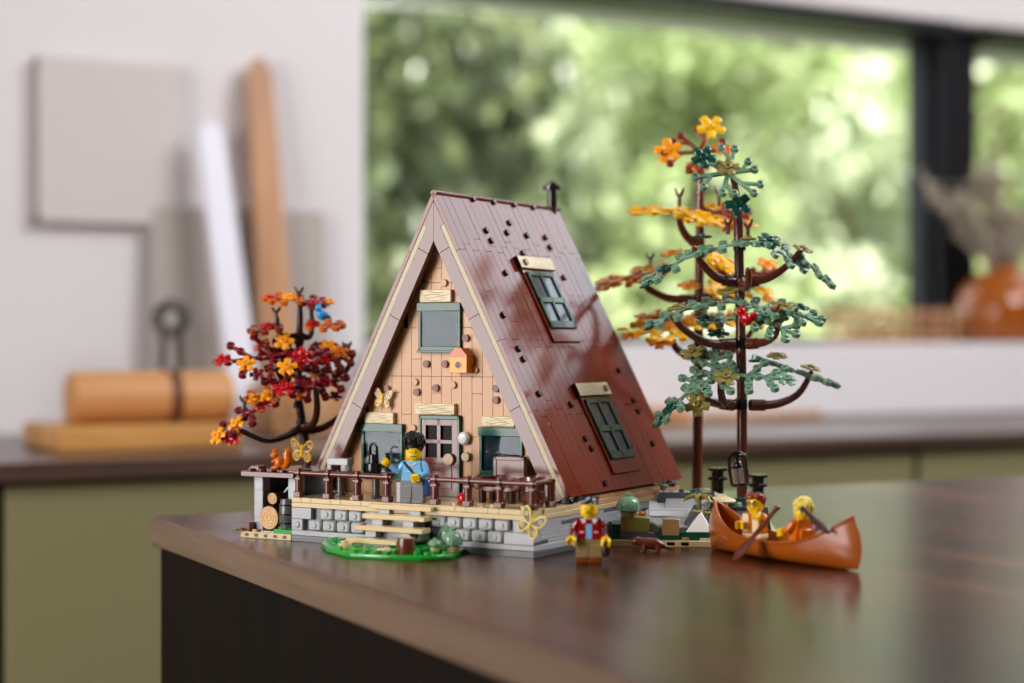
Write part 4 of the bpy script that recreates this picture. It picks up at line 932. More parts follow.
def wedge(x0, y0, x1, y1, z0, zf, zb, sl=0):
    return [(x0, y0, z0), (x1, y0, z0), (x0, y1, z0), (x1, y1, z0), (x0 + sl, y0, zf), (x1 - sl, y0, zf), (x0 + sl, y1, zb), (x1 - sl, y1, zb)]
slope('rock_slope', 'light_grey', wedge(24, 8, 52, 34, 9, 12, 21), rk)
slope('rock_slope', 'stone_white', wedge(26, 22, 64, 52, 9, 18, 25), rk)
slope('rock_slope', 'dark_grey', [(46, 6, 9), (60, 6, 9), (46, 30, 9), (66, 30, 9), (62, 26, 26), (56, 30, 25)], rk)
slope('rock_slope', 'light_grey', wedge(12, 18, 34, 44, 4, 14, 19), rk)
slope('rock_slope', 'dark_grey', [(28, 44, 9), (72, 44, 9), (28, 70, 9), (72, 70, 9), (33, 50, 31), (70, 50, 31), (33, 68, 31), (70, 68, 31)], rk)
slope('rock_slope', 'light_grey', [(34, 34, 9), (70, 34, 9), (34, 54, 9), (74, 54, 9), (38, 52, 28.5), (72, 52, 28.5), (36, 38, 22), (66, 38, 22)], rk)
slope('rock_peak', 'white', [(50, 2, 9.5), (67, 2, 9.5), (50, 14, 9.5), (68, 16, 9.5), (60, 9, 22.5)], rk)
slope('rock_slope', 'dark_grey', wedge(66, 46, 108, 120, 4, 22, 26, 3), rk)
slope('rock_slope', 'dark_grey', wedge(70, 20, 96, 48, 4, 12, 20, 3), rk)
mb = MB(); mb.cyl((88, 60, 25), (88, 60, 27), 8); mb.build('round_plate', 'dark_green', rk)
# thing: round shrub with an orange flower
bush('round sand green toy bush on the olive brick of the rocky ground', 628.5, 521, 12.5, 7.6, hh=18.6, base='khaki', Z=1.118)
def flower(px, py, Z, m, lbl):
    t = thing('toy_flower', lbl, 'flower', PZ(px, py, Z), -A)
    mb = MB(); mb.cyl((0, 0, -3.4), (0, 0, 0), 1.4); mb.build('stem', 'dark_green', t)
    mb = MB()
    for k in range(5): a = k * 2 * PI / 5; mb.ell((3.2 * math.cos(a), 3.2 * math.sin(a), .6), (2.3, 1.6, .8), rotM('Z', math.degrees(a)))
    mb.cyl((0, 0, -.2), (0, 0, 2), 1.7); mb.build('petals', m, t)
flower(640.5, 514, 1.15, 'light_orange', 'orange toy flower beside the round bush on the rocks')
def leafrow(px, py, Z, m, lbl, n=9, s=1.0):
    t = thing('leafy_sprig', lbl, 'plant', PZ(px, py, Z), -A)
    mb = MB()
    for k in range(n):
        a = k * 2.4; r = 2 + k * 1.05; mb.ell((r * 1.25 * math.cos(a) * s, r * math.sin(a) * s, 1.5 + (k % 3) * 1.5), (3 * s, 2 * s, 1.0), rotM('Z', math.degrees(a)) @ rotM('Y', -20))
    mb.build('leaves', m, t); mb = MB(); mb.cyl((0, 0, -4), (0, 0, 3), 2.0); mb.build('stem', m, t)
leafrow(680, 497, 1.175, 'dark_green', 'dark green toy leaf sprig on the rocks below the roof corner')
leafrow(663, 489, 1.20, 'sand_green', 'pale green toy leaf sprig just under the back corner of the roof', 6, .7)
leafrow(704, 516, 1.125, 'olive', 'olive toy leaf sprig on the rocks left of the canoe tip', 8, .8)
def palmette(px, py, Z, lbl):
    t = thing('toy_plant', lbl, 'plant', PZ(px, py, Z), -A)
    mb = MB(); mb.cyl((0, 0, -8), (0, 0, 2), 1.6); mb.build('stem', 'olive', t); mb = MB()
    for k in range(6):
        a = k * PI / 3 + .2; c_, s_ = math.cos(a), math.sin(a); mb.tube([(0, 0, 1.5), (4 * c_, 4 * s_, 3), (8 * c_, 8 * s_, 2.2), (10.5 * c_, 10.5 * s_, -.4)], [1.3, 1.6, 1.3, .4], 8)
    mb.build('frond', 'khaki' if False else 'olive', t)
palmette(699, 500.5, 1.135, 'olive toy frond plant with drooping leaves in front of the mushrooms')
def mushroom(px, py, Z, lbl):
    t = thing('mushroom', lbl, 'mushroom', PZ(px, py, Z), -A)
    mb = MB(); mb.cyl((0, 0, -9), (0, 0, 0), 3.4); mb.build('stem', 'tan', t)
    mb = MB(); mb.lathe([(.1, -.6), (9.4, -1.4), (9.8, -.4), (8.4, 1.0), (4.4, 2.4), (3.2, 2.6), (3.0, 4.0), (.01, 4.2)], n=24); mb.build('cap', 'cream', t)
mushroom(705.5, 494, 1.185, 'flat cream toy mushroom at the foot of the yellow tree'); mushroom(721.5, 500, 1.15, 'flat cream toy mushroom nearer the green tree trunk')
def post(px, py, Z, h, lbl):
    t = thing('toothed_post', lbl, 'post', PZ(px, py, Z), -A)
    mb = MB(); mb.cyl((0, 0, -6), (0, 0, h), 4.4); mb.build('column', 'black', t)
    for z in (h - 6.5, h):
        mb = MB(); mb.cyl((0, 0, z - 1), (0, 0, z + 1.4), 5.2)
        for k in range(10): a = k * PI / 5; mb.box(-1, 4.6, z - .6, 1, 7, z + 1.6, .3, rotM('Z', k * 36))
        mb.build('crown', 'black', t)
post(717.5, 491, 1.22, 15, 'black toothed toy post between the two tall tree trunks'); post(758, 496, 1.24, 14, 'black toothed toy post behind the ginger haired figure')
t = thing('toy_pot', 'dark green toy pot behind the canoe tip beside the tree trunk', 'pot', PZ(735, 511, 1.16), -A); mb = MB(); mb.lathe([(4, -8), (5, -2), (5, 5), (4.2, 6), (3.6, 6), (3.6, 3), (.01, 3)], n=18); mb.build('pot_body', 'sand_green', t)
# otter --------------------------------------------------------------------------------
ox, oz = G(650, 552.5)
t = thing('beaver', 'small reddish brown toy beaver walking on the table by the rocks', 'animal', W(ox, oz), -A + math.radians(180 - 8))
mb = MB()
mb.tube([(10.5, 0, 6.2), (6, 0, 7.4), (0, 0, 7.6), (-5, 0, 8), (-8.2, 0, 9.2), (-11.5, 0, 10)], [2.8, 5.0, 5.1, 4.7, 4.0, 3.6], 16)
mb.ell((10.5, 0, 6.2), (3, 2.6, 2.6)); mb.ell((-11.8, 0, 9.4), (4.2, 3.8, 3.5)); mb.ell((-15, 0, 8.6), (2.2, 2.4, 1.9))
for sx, sy in ((6.5, 1), (6.5, -1), (-5, 1), (-5, -1)):
    mb.tube([(sx, sy * 2.8, 6.5), (sx + .8, sy * 3.2, 3.4), (sx, sy * 3.2, 1.2)], [2.9, 2.4, 2.0], 10); mb.ell((sx - 1.2, sy * 3.2, .9), (2.3, 1.5, .95))
for sy in (-1, 1): mb.ell((-10.6, sy * 2.3, 12.4), (1.0, .7, 1.2))
for v in mb.bm.verts: v.co.x *= -1
mb.build('body', 'red_brown', t)
mb = MB(); mb.tube([(-11, 0, 5.6), (-15, 0, 4.2), (-18.5, 0, 4.0)], [2.2, 1.6, .8], 10); mb.build('tail', 'red_brown', t); t.scale = (.74, .74, .74)
mb = MB()
for sy in (-1, 1): mb.ell((13.6, sy * 2.3, 11), .55)
mb.ell((16.6, 0, 9.8), (.7, .9, .6)); mb.build('face_print', 'black', t)
# ================================================================ TREES
class Tree:
    def __init__(s, lbl, px, Z, pbase, tm):
        s.x0 = (px - 512) / F * Z; s.Z = Z; s.zb = H - (pbase - HY) / F * Z; s.r = thing('toy_tree', lbl, 'tree', W(s.x0, Z, s.zb), -A); s.tm = tm; s.ls = 1.0 if Z != 1.245 else .84
    def p(s, px, py, dy=0):
        Z = s.Z + dy / 1000; return Vector((((px - 512) / F * Z - s.x0) * 1000, dy, (H - (py - HY) / F * Z - s.zb) * 1000))
    def trunk(s, pts, r):
        mb = MB(); P = [s.p(*q) for q in pts]; mb.tube(P, r, 12)
        o = mb.build('trunk', s.tm, s.r); return o
    def collar(s, px, py, dy=0, r=4.4, h=4, m='black', nm='joint'):
        c = s.p(px, py, dy); mb = MB(); mb.cyl(c - Vector((0, 0, h)), c + Vector((0, 0, h)), r); return mb.build(nm, m, s.r)
    def branch(s, pts, r0=3.6, r1=1.9):
        P = [s.p(*q) for q in pts]; k = 5; Q = []
        for i in range(len(P) - 1):
            a, b, c, d = P[max(i - 1, 0)], P[i], P[i + 1], P[min(i + 2, len(P) - 1)]
            for j in range(k):
                t_ = j / k; Q.append(.5 * ((2 * b) + (c - a) * t_ + (2 * a - 5 * b + 4 * c - d) * t_ ** 2 + (3 * b - a - 3 * c + d) * t_ ** 3))
        Q.append(P[-1]); n = len(Q); rr = [r0 + (r1 - r0) * i / (n - 1) for i in range(n)]
        mb = MB(); mb.tube(Q, rr, 10); mb.ell(Q[-1], r1); mb.cyl(Q[0], Q[min(3, n - 1)], r0 * 1.12, n=12); return mb.build('branch', s.tm, s.r)
    def twig(s, px, py, dy=0, h=8):
        c = s.p(px, py, dy); mb = MB(); mb.tube([c - Vector((0, 0, h * .6)), c], [1.5, 1.3], 8)
        for sx in (-1, 1): mb.tube([c - Vector((0, 0, .6)), c + Vector((sx * 2.2, 0, h * .3)), c + Vector((sx * 3, .6, h * .55))], [1.2, 1.1, .8], 8)
        return mb.build('twig', s.tm, s.r)
    def button(s, mb, c, n_, r=3.0, h=3.6):
        n_ = n_.normalized(); a = c - n_ * h * .45; b = c + n_ * h * .55; q = n_.to_track_quat('Z', 'Y').to_matrix()
        old = mb.X; m = q.to_4x4(); m.translation = a; mb.X = mb.X @ m
        mb.lathe([(r * .9, 0), (r, .3), (r, h - .25), (r * .88, h), (r * .5, h), (r * .46, h - .9), (.01, h - .9)], n=12); mb.X = old
    def spray(s, A_, B_, Wd, m, nrm=(0, 0, 1), full=False, label=None):
        a, b = s.p(*A_), s.p(*B_); ax = b - a; L = ax.length; X = ax.normalized(); N = Vector(nrm); N = (N - X * N.dot(X)).normalized(); Y = N.cross(X)
        pt = lambda u, v: a + X * (u * L) + Y * (v * Wd)
        arms = [((0, 0), (1, 0)), ((.18, 0), (.06, .38)), ((.18, 0), (.1, -.4)), ((.4, 0), (.56, .5)), ((.4, 0), (.5, -.5)), ((.66, 0), (.9, .34)), ((.66, 0), (.86, -.36))]
        mb = MB()
        for (u0, v0), (u1, v1) in arms:
            p0, p1 = pt(u0, v0), pt(u1, v1); d = (p1 - p0); T = basis(d, N); T.translation = p0; mb.box(0, -1.7, -.9, d.length, 1.7, .9, .4, T)
            self_h = 3.0; s.button(mb, p1, N)
            if d.length > 13: s.button(mb, p0.lerp(p1, .55) , N, 2.8)
        s.button(mb, pt(0.02, 0), N)
        if full:
            for k in range(30):
                u, v = random.uniform(0, 1.05), random.uniform(-.5, .5) * (1 - .4 * random.random())
                p = pt(u, v); ang = math.atan2(v, u - .3); T = basis(X * math.cos(ang) + Y * math.sin(ang), N); mb.ell(p + N * random.uniform(-1.2, 2.2), (5.0, 3.2, 1.0), T)
        o = mb.build('leaf_spray', m, s.r, label=label); return o
    def rosette(s, c, n_, r, m, k=6, a0=.3):
        c = s.p(*c); N = Vector(n_).normalized(); X = Vector((1, 0, 0)); X = (X - N * X.dot(N)).normalized(); Y = N.cross(X); mb = MB()
        s.button(mb, c, N, 2.9, 3.4)
        for i in range(k):
            a = a0 + 2 * PI * i / k; rr = r * (1 if i % 2 else .82); d = X * math.cos(a) + Y * math.sin(a); T = basis(d, N); T.translation = c; mb.box(1, -1.6, -.9, rr, 1.6, .9, .4, T); s.button(mb, c + d * rr, N, 2.9)
            d2 = X * math.cos(a + .42) + Y * math.sin(a + .42); q = c + d * rr * .5; e = c + d2 * rr * .98; T = basis(e - q, N); T.translation = q; mb.box(0, -1.4, -.8, (e - q).length, 1.4, .8, .35, T); s.button(mb, e, N, 2.7)
        return mb.build('leaf_spray', m, s.r)
    def leaf(s, px, py, dy, m, n_=(0, -1, .3), r=7.0, a0=None):
        c = s.p(px, py, dy); N = Vector(n_).normalized(); X = Vector((1, 0, 0)) if abs(N.x) < .9 else Vector((0, 1, 0)); X = (X - N * X.dot(N)).normalized(); Y = N.cross(X); mb = MB()
        a0 = random.uniform(0, 2) if a0 is None else a0; r *= s.ls
        for i in range(5):
            a = a0 + 2 * PI * i / 5; d = X * math.cos(a) + Y * math.sin(a); T = basis(d + N * .12, N); mb.ell(c + d * r * .52, (r * .5, r * .34, 1.1), T); 
            for sg in (-1, 1):
                d2 = X * math.cos(a + sg * .22) + Y * math.sin(a + sg * .22); mb.ell(c + d2 * r * .8, (r * .24, r * .18, .95), basis(d2, N), 1)
        s.button(mb, c + N * .6, N, 2.6, 3.0); return mb.build('leaf', m, s.r)
# ---- green tree
g = Tree('tall green toy tree with sand green leaf sprays and a black lantern on its trunk', 742, 1.20, 503, 'red_brown')
g.trunk([(742, 503), (742, 400), (740, 300), (738, 215), (735, 185), (731, 172, -4)], [3.6, 3.6, 3.5, 3.3, 2.4, 1.8])
for y in (404, 343, 281, 245): g.collar(741 if y > 300 else 739.5, y)
g.rosette((728, 173, -6), (.1, -.8, .6), 24, 'sand_green', 6, .25)
g.leaf(728, 167, -10, 'olive', (0, -.8, .6), 8.5); g.leaf(703.5, 157, -12, 'dark_green', (0, -.9, .4), 9); g.leaf(738, 204, -10, 'dark_green', (0, -.9, .3), 9.5)
g.twig(728, 225, -6, 11); g.twig(748, 228, -4, 11)
g.spray((737, 243, -4), (690, 255, -20), 30, 'sand_green', (-.1, -.15, 1)); g.spray((692, 253, -20), (646, 284, -34), 28, 'sand_green', (-.4, -.2, 1)); g.leaf(648, 284, -34, 'dark_green', (-.5, -.1, 1), 6.5); g.leaf(702, 237, 8, 'dark_green', (0, 0, 1), 7)
g.leaf(665, 268, -30, 'dark_green', (-.4, -.2, 1), 6)
g.spray((743, 243, -4), (772, 245, -8), 26, 'sand_green', (0, -.1, 1)); g.leaf(770, 240, -10, 'dark_green', (.2, -.5, .8), 9); g.spray((768, 245, -8), (806, 266, 4), 26, 'sand_green', (.35, -.5, .8)); g.spray((800, 256, 2), (832, 285, 10), 22, 'sand_green', (.5, -.3, .8))
g.leaf(803, 249, 0, 'olive', (.3, -.3, .9), 7.5); g.leaf(826, 282, 8, 'dark_green', (.6, -.2, .7), 8.5); g.leaf(748, 239, -6, 'olive', (0, 0, 1), 6)
g.branch([(733, 282, -3), (716, 277, -12), (701, 262, -22), (694, 248, -26)]); g.branch([(747, 282, -3), (768, 278, -6), (788, 265, -4), (801, 250, -2)])
g.branch([(741, 281, -4), (744, 288, -26), (748, 284, -44), (748, 270, -50)], 3.2, 2)
g.spray((738, 300, -8), (692, 307, -18), 30, 'sand_green', (-.15, -.25, 1)); g.spray((694, 305, -18), (649, 327, -28), 28, 'sand_green', (-.35, -.2, 1)); g.leaf(652, 326, -28, 'dark_green', (-.5, 0, 1), 7); g.leaf(676, 308, -26, 'olive', (-.2, -.2, 1), 7); g.leaf(728, 291, -16, 'olive', (-.2, -.3, 1), 8.5)
g.spray((742, 318, 14), (700, 322, 16), 24, 'sand_green', (0, -.3, 1)); g.leaf(718, 333, 6, 'dark_green', (0, -.4, .9), 8); g.leaf(706, 318, 4, 'dark_green', (0, -.4, .9), 7)
g.spray((744, 305, -10), (790, 312, -30), 36, 'sand_green', (.1, -.45, 1)); g.spray((772, 312, -18), (822, 319, -12), 28, 'sand_green', (.1, -.4, 1)); g.spray((756, 318, -26), (796, 334, -34), 28, 'sand_green', (.1, -.6, .8))
g.leaf(784, 306, -22, 'olive', (0, -.4, 1), 9); g.leaf(800, 307, -8, 'dark_green', (.2, -.3, 1), 7); g.leaf(815, 320, -10, 'sand_green', (.3, -.4, 1), 7); g.leaf(766, 316, -30, 'sand_green', (0, -.7, .7), 8); g.twig(775, 312, -34, 9)
g.branch([(734, 344, -3), (708, 343, -12), (685, 330, -22), (672, 316, -26)]); g.branch([(748, 344, -3), (764, 342, -14), (774, 336, -26), (778, 326, -32)])
g.spray((736, 372, -22), (690, 388, -44), 40, 'sand_green', (-.2, -.6, 1)); g.spray((722, 374, -28), (788, 379, -44), 34, 'sand_green', (.05, -.65, .9)); g.spray((712, 378, -30), (716, 350, -6), 26, 'sand_green', (0, -.75, .8))
g.spray((694, 386, -40), (658, 422, -44), 28, 'sand_green', (-.75, -.25, .7)); g.leaf(661, 420, -44, 'dark_green', (-.7, -.2, .7), 7.5); g.leaf(670, 408, -44, 'dark_green', (-.7, -.3, .7), 7); g.leaf(697, 404, -46, 'olive', (-.2, -.9, .3), 9); g.leaf(726, 377, -40, 'olive', (0, -.7, .8), 9); g.leaf(692, 352, -14, 'olive', (-.3, -.5, .8), 9); g.leaf(786, 379, -44, 'sand_green', (.2, -.6, .8), 7.5)
g.spray((812, 377, 12), (756, 358, -6), 24, 'sand_green', (.1, -.15, 1)); g.spray((806, 375, 10), (836, 385, 16), 20, 'sand_green', (.25, -.15, 1)); g.leaf(777, 356, 0, 'olive', (0, -.3, 1), 7.5); g.leaf(811, 368, 10, 'olive', (.2, -.2, 1), 7.5); g.leaf(832, 385, 16, 'dark_green', (.2, 0, 1), 6.5); g.leaf(757, 361, -6, 'dark_green', (0, 0, 1), 6)
g.branch([(733, 405, -3), (712, 402, -16), (700, 394, -30), (692, 386, -38)]); g.branch([(732, 406, -6), (724, 403, -24), (721, 392, -36), (721, 380, -40)], 3.2, 2.2); g.branch([(750, 405, -2), (776, 404, 4), (798, 394, 10), (811, 373, 12)])
# ---- yellow tree
y_ = Tree('tall yellow leaved autumn toy tree standing behind the green one', 698, 1.285, 500, 'red_brown')
y_.trunk([(697, 500), (698, 400), (699, 300), (700, 210), (700, 178), (699, 160)], [3.7, 3.7, 3.6, 3.3, 2.6, 1.8])
for yy in (355, 298, 240): y_.collar(699, yy, 0, 4.4, 3, 'red_brown')
y_.rosette((699, 152, -8), (0, -.75, .65), 26, 'rust', 6, .1)
y_.leaf(711, 127, -8, 'yellow', (0, -.85, .5), 11, .9); y_.leaf(668, 151, -10, 'light_orange', (-.2, -.9, .4), 11, .4); y_.leaf(722, 149, -12, 'orange', (.1, -.6, .8), 9); y_.leaf(697, 168, -12, 'light_orange', (0, -.7, .7), 9)
y_.spray((700, 212, 0), (637, 211, -18), 46, 'yellow', (-.05, -.22, 1), True); y_.spray((688, 214, -10), (714, 224, -28), 30, 'yellow', (.1, -.3, 1), True); y_.twig(679, 197, -8, 12); y_.leaf(641, 213, -18, 'light_orange', (-.2, -.2, 1), 8)
y_.spray((704, 216, 6), (746, 219, 14), 36, 'light_orange', (.1, -.4, 1), True); y_.spray((704, 212, 8), (748, 212, 18), 22, 'rust', (.1, -.5, 1)); y_.leaf(730, 226, 0, 'light_orange', (0, -.6, .8), 10); y_.leaf(712, 206, 10, 'yellow', (0, -.4, 1), 8)
y_.branch([(697, 243, -4), (688, 238, -12), (681, 226, -18), (679, 212, -20)]); y_.twig(719, 195, 6, 14)
y_.spray((668, 268, 4), (601, 285, 16), 34, 'light_orange', (-.3, -.3, 1), True); y_.leaf(672, 253, 0, 'light_orange', (-.2, -.3, 1), 9); y_.leaf(607, 284, 15, 'orange', (-.4, -.2, 1), 9); y_.leaf(648, 268, 6, 'yellow', (-.2, -.3, 1), 9); y_.twig(650, 259, 6, 8)
y_.branch([(694, 300, -4), (668, 298, 2), (648, 288, 6), (640, 277, 8)])
y_.spray((704, 250, -6), (734, 270, -24), 22, 'yellow', (.3, -.3, 1), True); y_.spray((700, 288, 6), (745, 290, 26), 38, 'yellow', (.05, -.4, 1), True); y_.leaf(689, 286, -14, 'light_orange', (0, -.4, 1), 9); y_.leaf(712, 266, -8, 'yellow', (0, -.6, .8), 9); y_.leaf(726, 272, -20, 'rust', (.2, -.5, .8), 8)
y_.leaf(768, 264, 6, 'light_orange', (.2, -.5, .8), 9); y_.spray((738, 284, 14), (774, 268, 20), 18, 'rust', (.1, -.4, 1)); y_.leaf(762, 290, 14, 'yellow', (.2, -.4, .9), 9); y_.leaf(770, 300, 14, 'light_orange', (.3, -.5, .8), 7)
y_.branch([(702, 298, 0), (724, 300, 8), (742, 296, 14), (750, 286, 18)])
y_.spray((714, 322, -4), (632, 334, -26), 48, 'yellow', (-.1, -.4, 1), True); y_.spray((690, 318, 0), (640, 322, -6), 36, 'light_orange', (-.1, -.35, 1), True); y_.leaf(662, 342, -28, 'light_orange', (-.2, -.5, .9), 10); y_.leaf(632, 336, -26, 'light_orange', (-.3, -.3, 1), 9); y_.leaf(700, 324, -12, 'yellow', (0, -.5, .8), 9)
y_.spray((706, 318, 8), (762, 322, 22), 30, 'yellow', (.05, -.4, 1), True); y_.leaf(771, 318, 14, 'yellow', (.2, -.4, 1), 8)
y_.branch([(695, 356, -4), (682, 353, -12), (674, 345, -16), (672, 332, -18)]); y_.branch([(704, 355, 0), (722, 354, 4), (740, 346, 10), (752, 330, 14)])
# ---- red tree
r_ = Tree('small red and orange autumn toy tree on the left behind the wood shed', 307, 1.245, 478, 'dark_brown')
r_.trunk([(308, 478), (306, 448), (303, 428), (298, 395), (299, 350), (300, 318), (300, 300)], [3.4, 3.4, 3.2, 3.0, 2.8, 2.3, 1.6])
r_.collar(299, 340, 0, 3.8, 3); r_.collar(301, 424, 0, 3.8, 3, 'dark_brown'); r_.twig(299, 293, 0, 8)
r_.spray((299, 299, 0), (266, 299, -8), 24, 'orange', (0, -.3, 1)); r_.spray((299, 300, 0), (326, 303, 4), 22, 'dark_red', (0, -.3, 1)); r_.leaf(270, 298, -8, 'red', (0, -.3, 1), 7); r_.leaf(289, 297, -6, 'light_orange', (0, -.4, 1), 7); r_.leaf(313, 304, -4, 'red', (0, -.6, .8), 7.5); r_.leaf(329, 302, 4, 'light_orange', (.2, -.2, 1), 5.5)
r_.branch([(297, 336, 0), (287, 337, -4), (279, 332, -6), (277, 318, -6)], 2.4, 1.6); r_.branch([(302, 336, 0), (309, 337, 4), (312, 328, 4), (311, 306, 4)], 2.4, 1.6); r_.twig(276, 312, -6, 6)
r_.spray((280, 327, -6), (251, 331, -10), 18, 'rust', (-.1, -.3, 1)); r_.leaf(268, 326, -10, 'red', (0, -.4, 1), 6.5); r_.leaf(254, 331, -10, 'orange', (0, -.4, 1), 6)
r_.spray((308, 325, 0), (342, 326, 0), 20, 'orange', (.1, -.3, 1)); r_.leaf(338, 326, 0, 'rust', (.2, -.4, 1), 6.5); r_.leaf(313, 324, -6, 'red', (0, -.5, .8), 6)
r_.spray((300, 352, -10), (228, 362, -36), 44, 'dark_red', (-.05, -.75, .7)); r_.spray((302, 362, -14), (276, 392, -40), 34, 'dark_red', (0, -.8, .6)); r_.spray((298, 356, -8), (318, 362, -30), 30, 'dark_red', (.1, -.7, .7)); r_.spray((292, 352, -6), (262, 350, -12), 22, 'dark_red', (0, -.6, .8))
r_.leaf(284, 341, -12, 'light_orange', (0, -.8, .5), 9); r_.leaf(262, 346, -10, 'orange', (-.2, -.8, .5), 8); r_.leaf(246, 364, -36, 'light_orange', (0, -.8, .6), 8.5); r_.leaf(287, 367, -36, 'light_orange', (.1, -.8, .6), 9); r_.leaf(222, 360, -36, 'red', (-.2, -.6, .7), 8); r_.leaf(284, 388, -40, 'red', (0, -.7, .7), 10); r_.leaf(303, 356, -26, 'red', (.3, -.8, .4), 9); r_.leaf(257, 374, -38, 'dark_red', (0, -.8, .5), 6.5)
r_.spray((322, 362, 0), (352, 354, 4), 26, 'rust', (.1, -.6, .8)); r_.leaf(328, 346, 4, 'light_orange', (.1, -.7, .6), 8); r_.leaf(326, 360, 0, 'red', (.1, -.6, .8), 8); r_.leaf(340, 352, 0, 'orange', (.1, -.7, .7), 8); r_.leaf(316, 346, 6, 'dark_red', (-.2, -.6, .6), 6); r_.twig(347, 348, 6, 8); r_.leaf(318, 374, 4, 'light_orange', (.1, -.6, .8), 8); r_.leaf(336, 374, 6, 'light_orange', (.2, -.5, .8), 6.5); r_.leaf(312, 366, 8, 'orange', (0, -.7, .6), 7)
r_.spray((302, 390, -6), (346, 378, -6), 30, 'dark_red', (.1, -.6, .8)); r_.leaf(311, 385, -14, 'red', (.1, -.8, .6), 8.5); r_.leaf(327, 381, -10, 'red', (.1, -.7, .7), 7); r_.leaf(340, 376, -6, 'dark_red', (.2, -.6, .8), 7); r_.leaf(336, 396, 0, 'dark_red', (.2, -.6, .6), 6)
r_.spray((298, 391, -6), (247, 400, -22), 24, 'orange', (-.1, -.5, .9)); r_.leaf(266, 396, -20, 'light_orange', (-.1, -.6, .8), 8); r_.leaf(252, 398, -22, 'light_orange', (-.2, -.6, .8), 6.5)
r_.spray((272, 398, -18), (222, 434, -34), 26, 'dark_red', (-.5, -.6, .7)); r_.leaf(236, 424, -34, 'light_orange', (-.4, -.8, .5), 8); r_.leaf(218, 436, -36, 'light_orange', (-.5, -.7, .5), 8.5); r_.leaf(233, 438, -38, 'red', (-.3, -.7, .4), 7.5); r_.leaf(262, 406, -24, 'red', (-.3, -.8, .5), 6.5); r_.leaf(226, 436, -36, 'dark_red', (-.3, -.7, .6), 7.5); r_.twig(244, 402, -24, 8)
r_.branch([(300, 428, -3), (286, 436, -14), (266, 440, -26), (242, 431, -34)], 3, 2); r_.branch([(303, 428, -4), (313, 424, -14), (317, 410, -20), (316, 390, -22)], 3, 2.2); r_.branch([(306, 430, 0), (322, 428, 4), (340, 416, 8), (352, 398, 10)], 3, 2)
r_.branch([(299, 384, -4), (290, 386, -16), (280, 376, -26), (278, 366, -30)], 2.6, 1.8); r_.branch([(300, 384, 0), (326, 384, 6), (345, 372, 8), (352, 358, 8)], 2.6, 1.8)
c_ = r_.collar(297, 405, -3, 2.6, 2.2, 'dark_brown', 'knot')
# butterflies, birds and lantern on the trees
butterfly('golden yellow toy butterfly at the trunk of the red autumn tree', PZ(302, 451, 1.20), (.2, .1, -A - .3), .95)
def bird(lbl, loc, rz, m, s=1.0, bm_='black', tail_up=False):
    t = thing('toy_bird', lbl, 'bird', loc, rz); mb = MB()
    mb.ell((0, 0, 4 * s), (4.4 * s, 3.2 * s, 3.8 * s), rotM('Y', -25)); mb.ell((3.0 * s, 0, 8.4 * s), (2.8 * s, 2.6 * s, 2.7 * s)); mb.tube([(-2 * s, 0, 4 * s), (-7 * s, 0, (7 if tail_up else 2.4) * s)], [2.2 * s, 1.0 * s], 8); mb.tube([(2.4 * s, 0, 10 * s), (1 * s, 0, 12.6 * s)], [1.5 * s, .3 * s], 8); mb.cyl((0, 0, 0), (0, 0, 2 * s), 1.8 * s)
    mb.build('body', m, t)
    for sy in (-1, 1): mb = MB(); mb.ell((-1 * s, sy * 3 * s, 4.4 * s), (3.4 * s, .9 * s, 2.2 * s), rotM('Y', -20)); mb.build('wing', m, t)
    mb = MB(); mb.tube([(5 * s, 0, 8.2 * s), (7.4 * s, 0, 7.8 * s)], [1.1 * s, .2 * s], 8); mb.build('beak', bm_, t); return t
bird('small bright blue toy bird perched near the top of the red tree', PZ(322, 320.5, 1.235), -A + PI + .5, 'blue', 1.0)
bird('small red toy bird sitting on the green tree', PZ(746, 325.5, 1.165), -A + PI - .5, 'red', 1.15, 'light_orange', True)
t = thing('lantern', 'black toy lantern with clear glass hanging on the green tree trunk', 'lantern', PZ(740, 486, 1.185), -A); t.rotation_euler = (0, math.radians(-6), -A)
mb = MB(); mb.cyl((0, 0, 0), (0, 0, 2.4), 5.6); mb.build('base', 'black', t)
mb = MB(); mb.cyl((0, 0, 12.6), (0, 0, 14), 4.6); mb.cyl((0, 0, 14), (0, 0, 17.4), 3.2, 2.4); mb.cyl((0, 0, 17), (0, 0, 21), 1.2); mb.box(-3.4, -1.6, 20, 3.4, 1.6, 22, .4); mb.build('cap', 'black', t)
mb = MB(); mb.cyl((0, 0, 2.3), (0, 0, 12.7), 3.4); mb.build('glass', 'clear', t)
mb = MB()
for sx in (-1, 1): mb.tube([(sx * 5.4, 0, 1), (sx * 6, 0, 10), (sx * 5.6, 0, 20), (sx * 3, 0, 22.4), (0, 0, 23.4)], 1.1, 8)
mb.build('bail', 'black', t)
mb = MB(); mb.tube([(0, 0, 22), (2, 6, 22.6), (4, 12, 22)], 1.2, 8); mb.ell((6, 10, 20), 2.0); mb.build('hanger', 'black', t)
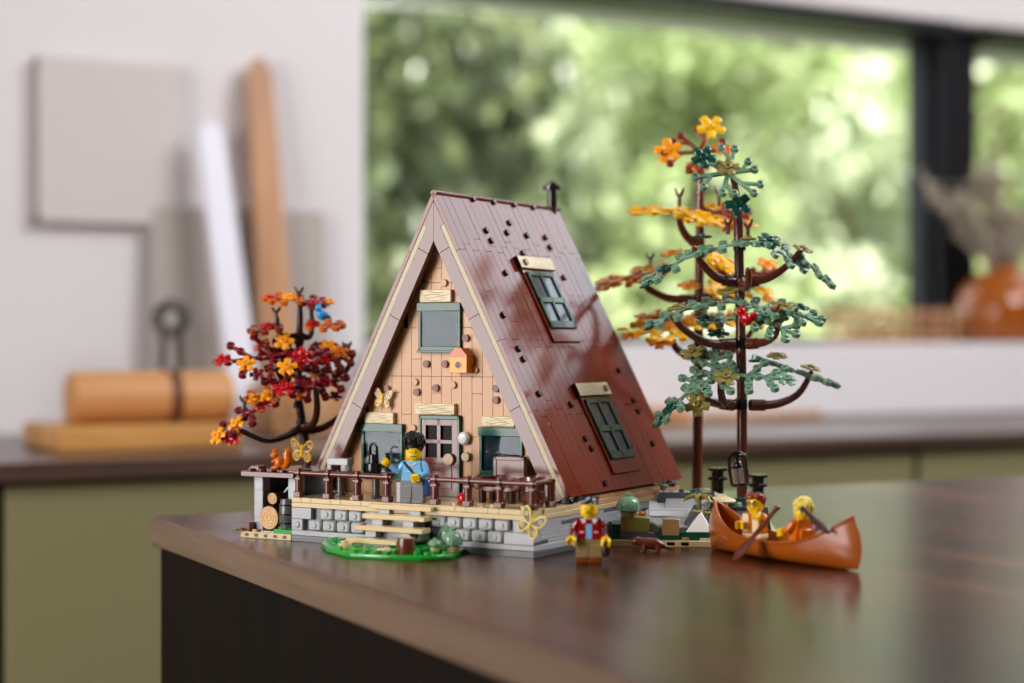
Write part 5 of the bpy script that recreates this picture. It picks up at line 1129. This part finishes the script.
# ================================================================ LIGHT, CAMERA
w = bpy.data.worlds.new('World'); bpy.context.scene.world = w; w.use_nodes = True
bg = w.node_tree.nodes['Background']; bg.inputs['Color'].default_value = (.86, .93, 1, 1); bg.inputs['Strength'].default_value = 2.9
def area(name, loc, target, sx, sy, power, col=(1, 1, 1)):
    l = bpy.data.lights.new(name, 'AREA'); l.shape = 'RECTANGLE'; l.size = sx; l.size_y = sy; l.energy = power; l.color = col
    o = bpy.data.objects.new(name, l); C.objects.link(o); o.location = loc
    o.rotation_euler = (Vector(target) - Vector(loc)).to_track_quat('-Z', 'Y').to_euler(); return o
area('key_softbox', W(-1.45, .30, .42), W(-.06, 1.12, .12), 1.15, 1.15, 26, (1, .95, .93))
area('key_lamp', W(-1.25, .12, .55), W(-.06, 1.12, .10), .16, .16, 6, (1, .93, .84))
area('wall_fill_light', (1.9, .5, 2.6), (1.0, 2.5, 1.1), 1.2, 1.2, 52, (.97, .97, 1))  # added fill for the back wall, standing in for window light from the right
s = bpy.data.lights.new('sun', 'SUN'); s.energy = 17.5; s.angle = .03; s.color = (1, .95, .9)
so = bpy.data.objects.new('sun', s); C.objects.link(so); so.rotation_euler = Vector((.35, .75, -1.05)).to_track_quat('-Z', 'Y').to_euler()
cd = bpy.data.cameras.new('Camera'); cam = bpy.data.objects.new('Camera', cd); C.objects.link(cam)
cam.location = CAM; cam.rotation_euler = (PI / 2, 0, -A); cd.sensor_width = 36; cd.lens = F / 1024 * 36; cd.clip_start = .02; cd.clip_end = 200
cd.shift_y = (HY - 341.5) / 1024
cd.dof.use_dof = True; cd.dof.focus_distance = 1.13; cd.dof.aperture_fstop = 3.2
sc = bpy.context.scene; sc.camera = cam
sc.view_settings.view_transform = 'Standard'; sc.view_settings.look = 'None'; sc.view_settings.gamma = 1; sc.view_settings.use_curve_mapping = False
sc.view_settings.exposure = .1
sc.cycles.max_bounces = 8; sc.cycles.transparent_max_bounces = 8; sc.cycles.use_denoising = True
sc.cycles.caustics_refractive = False; sc.cycles.caustics_reflective = False; sc.cycles.sample_clamp_indirect = 6
